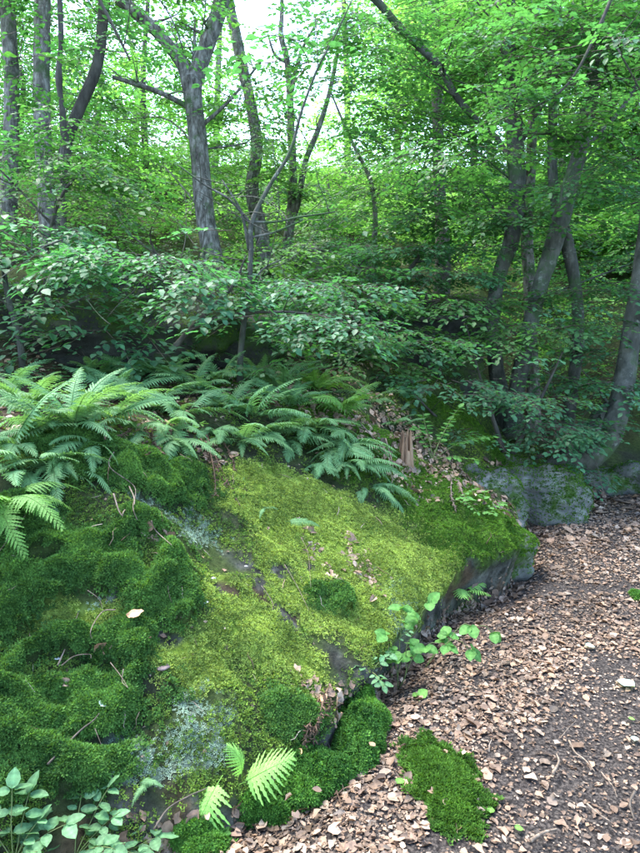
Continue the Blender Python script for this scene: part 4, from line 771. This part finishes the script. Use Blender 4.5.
# ------------------------------------------------------------------ leaf litter
DL = (np.array([(0, 0, 0), (-.26, .22, .06), (-.33, .52, .10), (-.2, .8, .05), (0, 1, .0), (.2, .8, .08), (.32, .52, .12), (.25, .22, .05), (0, .5, -.03)]),
      np.array([(0, 8, 1), (1, 8, 2), (2, 8, 3), (3, 8, 4), (0, 7, 8), (7, 6, 8), (6, 5, 8), (5, 4, 8)]))
PAL = np.array([(.27, .19, .135), (.31, .23, .17), (.20, .135, .095), (.13, .088, .06), (.35, .28, .22), (.25, .17, .125), (.085, .06, .045), (.28, .185, .12), (.30, .26, .215)])
PAL = (PAL * .72 + PAL.mean(0) * .28) * np.array([1.02, .97, .90])
DLS = [DL]
for _k in range(5):
    _r = np.random.default_rng(70 + _k); _v = DL[0].copy(); _v[:, 2] *= _r.uniform(.3, 2.2); _v[:, 0] *= _r.uniform(.6, 1.35); _v[1:8, :2] *= _r.uniform(.72, 1.18, (7, 1)); _v += _r.normal(0, .06, _v.shape) * (1, 1, .7); _v[4, 2] += _r.normal(0, .1); DLS.append((_v, DL[1]))
def litter(n, wfun, size, seed, name, label, box, VV=None, FF=None, pal=PAL, lift=.006):
    sel = (TV[TF[:, 0], 0] > box[0]) & (TV[TF[:, 0], 0] < box[1]) & (TV[TF[:, 0], 1] > box[2]) & (TV[TF[:, 0], 1] < box[3])
    Pp, nn = sample(TV, TF[sel], wfun, n, seed); r = np.random.default_rng(seed); sc = size * np.clip(np.exp(r.normal(-.1, .38, n)), .4, 2)
    Pp = Pp + nn * (r.random(n) * lift + .002)[:, None]; ts = DLS if size > .02 else [LEAF_B]; ch = np.array_split(np.arange(n), len(ts)); fr = frames(nn, r, .30); ps = [scatter_tmpl(Pp[k], [f[k] for f in fr], sc[k], *t) for k, t in zip(ch, ts)]
    V, F = join(ps); c = pal[r.integers(len(pal), size=n)] * np.clip(r.normal(.78, .24, (n, 1)), .2, 1.2) * (1 + .35 * np.clip(fbm(Pp, 1.6, 3, off=33), -1, 1))[:, None]; return obj(name, mesh(name, V, F, np.repeat(c, len(V) // n, 0)), M_dead, label=label, kind='stuff')
tx, ty = TV[:, 0], TV[:, 1]
# trodden soil: lower right of the path and a dark channel crossing below the boulders
def seg(ax, ay, bx, by, wdt): d = np.array([bx - ax, by - ay]); t = np.clip(((tx - ax) * d[0] + (ty - ay) * d[1]) / (d @ d), 0, 1); return 1 - sstep(wdt * .5, wdt, np.hypot(tx - ax - t * d[0], ty - ay - t * d[1]) + .12 * fbm(TV, 4, 3, off=70))
def gp(u, v): q = hit(u, v)[0]; return q[0], q[1]
bare = np.maximum.reduce([seg(*gp(650, 690), *gp(570, 853), .36), seg(*gp(640, 760), *gp(610, 853), .5), seg(*gp(470, 853), *gp(520, 790), .16), seg(*gp(450, 525), *gp(640, 590), .17), seg(*gp(480, 850), *gp(500, 800), .10)])
pw = (sf < .02) * (1 - .86 * bare) * (.55 + .45 * sstep(-.5, .3, fbm(TV, 3, 3, off=80)))
dens = 1 / (.5 + .25 * np.maximum(ty - 1.5, 0))
litter(21000, pw * dens, .0255, 1001, 'leaf_litter', 'tan and brown fallen leaves covering the path', (-.9, 3.2, 1.2, 5.6))
litter(50000, (sf < .02) * (1 - .66 * bare) * dens, .0125, 1002, 'leaf_fragments', 'crumbled bits of dead leaf on the path', (-.9, 3.2, 1.2, 5.6))
litter(6500, (sf < .4) * 1.0, .05, 1003, 'far_leaf_litter', 'fallen leaves on the path round the bend', (1.2, 9, 4.0, 12))
cw = sstep(1.0, 1.5, sf) * (1 - .5 * mc) * sstep(-.1, .4, fbm(TV, 2, 3, off=77))
litter(6000, cw, .032, 1004, 'slope_leaf_litter', 'fallen leaves under the ferns and up the slope', (-3, 2.6, 2, 7.5))
scar = pmask(TV, patch([(365, 428, 34, 16), (398, 468, 16, 26), (345, 410, 20, 12), (320, 560, 5, 30), (360, 565, 14, 30), (465, 480, 12, 22), (425, 470, 16, 12), (120, 430, 40, 8), (180, 440, 50, 10), (70, 680, 14, 12), (150, 536, 16, 8), (215, 455, 26, 14), (100, 655, 10, 6), (165, 832, 50, 18), (240, 838, 40, 12), (330, 700, 22, 20), (400, 455, 26, 14), (345, 425, 30, 14)]))
litter(2900, scar * onbank, .034, 1005, 'scattered_leaves', 'dry leaves caught in hollows of the mossy bank', (-1.9, 2.7, 1.2, 5.6), pal=PAL * 1.1)
foot_w = (1 - sstep(.02, .10, np.abs(sf + .03))) * 1.0
litter(1500, foot_w * (tx < 1.2), .036, 1006, 'foot_leaves', 'leaves drifted against the foot of the bank', (-1.2, 2, 1.2, 4.4))
sparse = (sf > .15) * (sf < 1.1) * 1.0
litter(230, sparse, .017, 1007, 'stray_leaves', 'single dry leaves lying on the moss', (-1.6, 1.5, 1.3, 4.4))
for i_, (u_, v_) in enumerate([(428, 770), (452, 812), (470, 790), (440, 758), (462, 762), (300, 775), (322, 812), (372, 762), (352, 722), (285, 822), (210, 842), (436, 800)]):
    p_, n_ = hit(u_, v_); _c = (PAL[i_ % 9] * 1.1); _m = mesh('fallen_leaf', DLS[i_ % 6][0], DL[1], np.tile(_c, (9, 1))); _m.materials.append(M_dead)
    o_ = bpy.data.objects.new('fallen_leaf', _m); COL.objects.link(o_); o_.location = [float(a) for a in p_ + np.array((0, 0, .028 if u_ > 400 else .075))]; o_.scale = (.032, .032, .032); o_.rotation_euler = (.25, -.2, i_ * 1.3)
    tag(o_, 'dry leaf resting on a moss cushion at the foot of the bank', 'fallen leaf', 'leaves resting on the foot cushions')
def twiglets(name, n, wt, size, seed, label, box):
    sel = (TV[TF[:, 0], 0] > box[0]) & (TV[TF[:, 0], 0] < box[1]) & (TV[TF[:, 0], 1] > box[2]) & (TV[TF[:, 0], 1] < box[3])
    Pp, nn = sample(TV, TF[sel], wt, n, seed); r = np.random.default_rng(seed); ps = []; C = []
    fr = frames(nn, r, .18); sc = size * r.uniform(.4, 1.5, n); ch = np.array_split(np.arange(n), 5)
    for k, ix in enumerate(ch):
        q = np.array([(0, -.5, 0), (.06 * r.normal(), -.1, .03), (.08 * r.normal(), .25, .02), (.05 * r.normal(), .5, .0)]); ps.append(scatter_tmpl(Pp[ix] + nn[ix] * .012, [f[ix] for f in fr], sc[ix], *tube(q, [.02, .022, .016, .008], 4)))
    V, F = join(ps); c = np.array([(.22, .16, .11), (.12, .085, .06), (.34, .28, .22), (.16, .09, .06)])[r.integers(4, size=n)]; obj(name, mesh(name, V, F, np.repeat(c, len(V) // n, 0)), M_dead, label=label, kind='stuff')
twiglets('fine_twigs', 520, pw + .25 * (sf < 0), .05, 1201, 'fine broken twigs among the leaves on the path', (-.9, 3, 1.2, 5.4))
twiglets('dry_stems', 150, (sf > .05) * (sf < 1.2) * 1.0, .055, 1202, 'bits of dry stem and needle caught on the moss', (-1.6, 1.6, 1.2, 4.6))
# the nearest 290 leaves, each an object
DM = []
for i in range(10):
    r = np.random.default_rng(i); V = DLS[i % 6][0] * (r.uniform(.8, 1.2), 1, 1); V[:, 2] += r.normal(0, .04, 9); m = mesh('fallen_leaf', V, DL[1], np.tile(PAL[i % len(PAL)] * 1.1, (9, 1))); m.materials.append(M_dead); DM.append((m, i % len(PAL)))
WORDS = ['tan', 'light tan', 'brown', 'dark brown', 'bleached pale', 'reddish brown', 'nearly black', 'orange brown', 'greyish']
sel = (TV[TF[:, 0], 0] > -.5) & (TV[TF[:, 0], 0] < 1.6) & (TV[TF[:, 0], 1] > 1.3) & (TV[TF[:, 0], 1] < 3.2)
Pp, nn = sample(TV, TF[sel], (sf < -.02) * (1 - .7 * bare) * (1 / (.4 + np.maximum(ty - 1.4, 0))), 288, 55); r = np.random.default_rng(56); fr = frames(nn, r, .28)
for i in range(288):
    m, wi = DM[r.integers(10)]; o = bpy.data.objects.new('fallen_leaf', m); COL.objects.link(o); o.location = [float(a) for a in Pp[i] + nn[i] * .013]
    x, y, z = fr[0][i], fr[1][i], fr[2][i]; o.rotation_euler = Matrix(((x[0], y[0], z[0]), (x[1], y[1], z[1]), (x[2], y[2], z[2]))).to_euler(); s = float(r.uniform(.022, .044)); o.scale = (s, s, s)
    tag(o, WORDS[wi] + ' dead leaf lying loose on top of the near path litter', 'fallen leaf', 'loose ' + WORDS[wi] + ' leaves on the near path')
def single(u, v, L, leaf, label, name='fallen_leaf', cat='fallen leaf', yaw=0.):
    p, n = hit(u, v); o = put_leaf(None, leaf, p + np.array(n) * .016, (math.sin(yaw), math.cos(yaw), .1), n, L, name); tag(o, label, cat); return o
LF_tan = leafset(850, (.5, .30, .16), M_dead, W=.3, curl=-.2); LF_pg = leafset(860, (.36, .46, .40), M_near, W=.45); 
single(127, 619, .06, LF_tan[0], 'big tan dry leaf lying on the left moss cushions', yaw=1.4)
single(634, 690, .07, LF_pg[0], 'pale grey green fallen leaf at the right edge of the path', yaw=-.8); single(490, 818, .028, LF_lime[0], 'small lime green leaf on the dark soil beside the flat moss patch', yaw=.3)
single(397, 788, .034, LF_lime[1], 'round lime green leaf left of the flat moss patch', yaw=.8); single(514, 832, .026, LF_lime[2], 'pale lime leaf near the bottom of the path', yaw=1.9); single(634, 745, .03, LF_pg[1], 'small pale leaf on the dark soil at the right', yaw=.5)
single(628, 722, .022, LF_lime[3], 'tiny green leaf above the small pale one at the right', yaw=2.); single(454, 640, .05, LF_pg[2], 'whitish leaf beside the bramble runner', yaw=1.); single(585, 648, .04, LF_pg[3], 'pale leaf in the middle of the path litter', yaw=2.)
single(100, 708, .03, LF_pg[1], 'white crumpled leaf at the tip of the dark bent twig', yaw=.2); single(318, 705, .04, LF_tan[1], 'tan leaf stuck in the brown fern remains', yaw=.6); single(295, 748, .035, LF_tan[2], 'tan leaf between the moss cushions at the rock foot', yaw=2.5)
# sticks on the path
for k, (lb, pts, rd) in enumerate([('pale slender stick lying on the path right of the moss patch', [(568, 748), (574, 760), (584, 768), (594, 780)], .004), ('short pale stick near the bottom right of the path', [(586, 812), (597, 822), (609, 830)], .004),
     ('dark curved root piece at the right edge of the path', [(634, 800), (629, 812), (633, 828)], .006), ('pale stick at the bottom edge of the path', [(530, 850), (542, 842), (556, 838)], .005), ('thin twig above the pale slender stick', [(560, 745), (568, 735), (575, 728)], .002),
     ('fine twig in the litter in the middle of the path', [(600, 780), (612, 795), (616, 806)], .002), ('short twig beyond the dark channel', [(520, 560), (535, 566), (548, 575)], .004), ('white chip of wood beside the leaf litter fork', [(552, 782), (558, 770), (556, 762)], .005)]):
    q = np.array(surf_line(pts, .03)); V, F = tube(q - q[0], np.linspace(rd * .95, rd * .4, len(q)), 7, 20, .2, k + 40); obj('stick', mesh('stick', V, F), M_twig if 'dark' in lb else M_pale, loc=q[0], label=lb, cat='stick', group='sticks lying on the path')
# small stones set in the bank
def pebble(u, v, s, label, k, sc=(1, 1, .5), mat=M_rock):
    p, n = hit(u, v); V, F = tube(np.array([(0, 0, -.5), (0, 0, -.35), (0, 0, 0), (0, 0, .35), (0, 0, .5)]), [.3, .8, 1, .8, .3], 12, 12); V = V * (1 + .12 * fbm(V, 2, 3, off=k)[:, None]) * s * np.array(sc)
    obj('stone', mesh('stone', V, F), mat, loc=p, label=label, cat='stone')
M_stone = rough_mat('brown_stone', [(.3, (.07, .05, .045)), (.7, (.19, .15, .14))], 30, rough=.9, bump=.8, bdist=.004)
pebble(163, 667, .022, 'rough brown stone set in the moss between bright and dark patches', 1, mat=M_stone)
M_white = rough_mat('pale_stone', [(.3, (.3, .32, .33)), (.7, (.55, .57, .6))], 30, rough=.8, bump=.5, bdist=.002)
for k, (u, v, s, lb) in enumerate([(58, 658, .010, 'white pebble beside the pale straight twig'), (205, 602, .010, 'white chip on the bare rock left of the dark patch'), (213, 578, .009, 'small white chip above the other one on the bare rock'), (246, 566, .006, 'tiny white chip in the dark rock patch'), (288, 604, .006, 'tiny white chip right of the lower bare rock')]): pebble(u, v, s, lb, k + 9, (1.3, 1, .4), M_white)
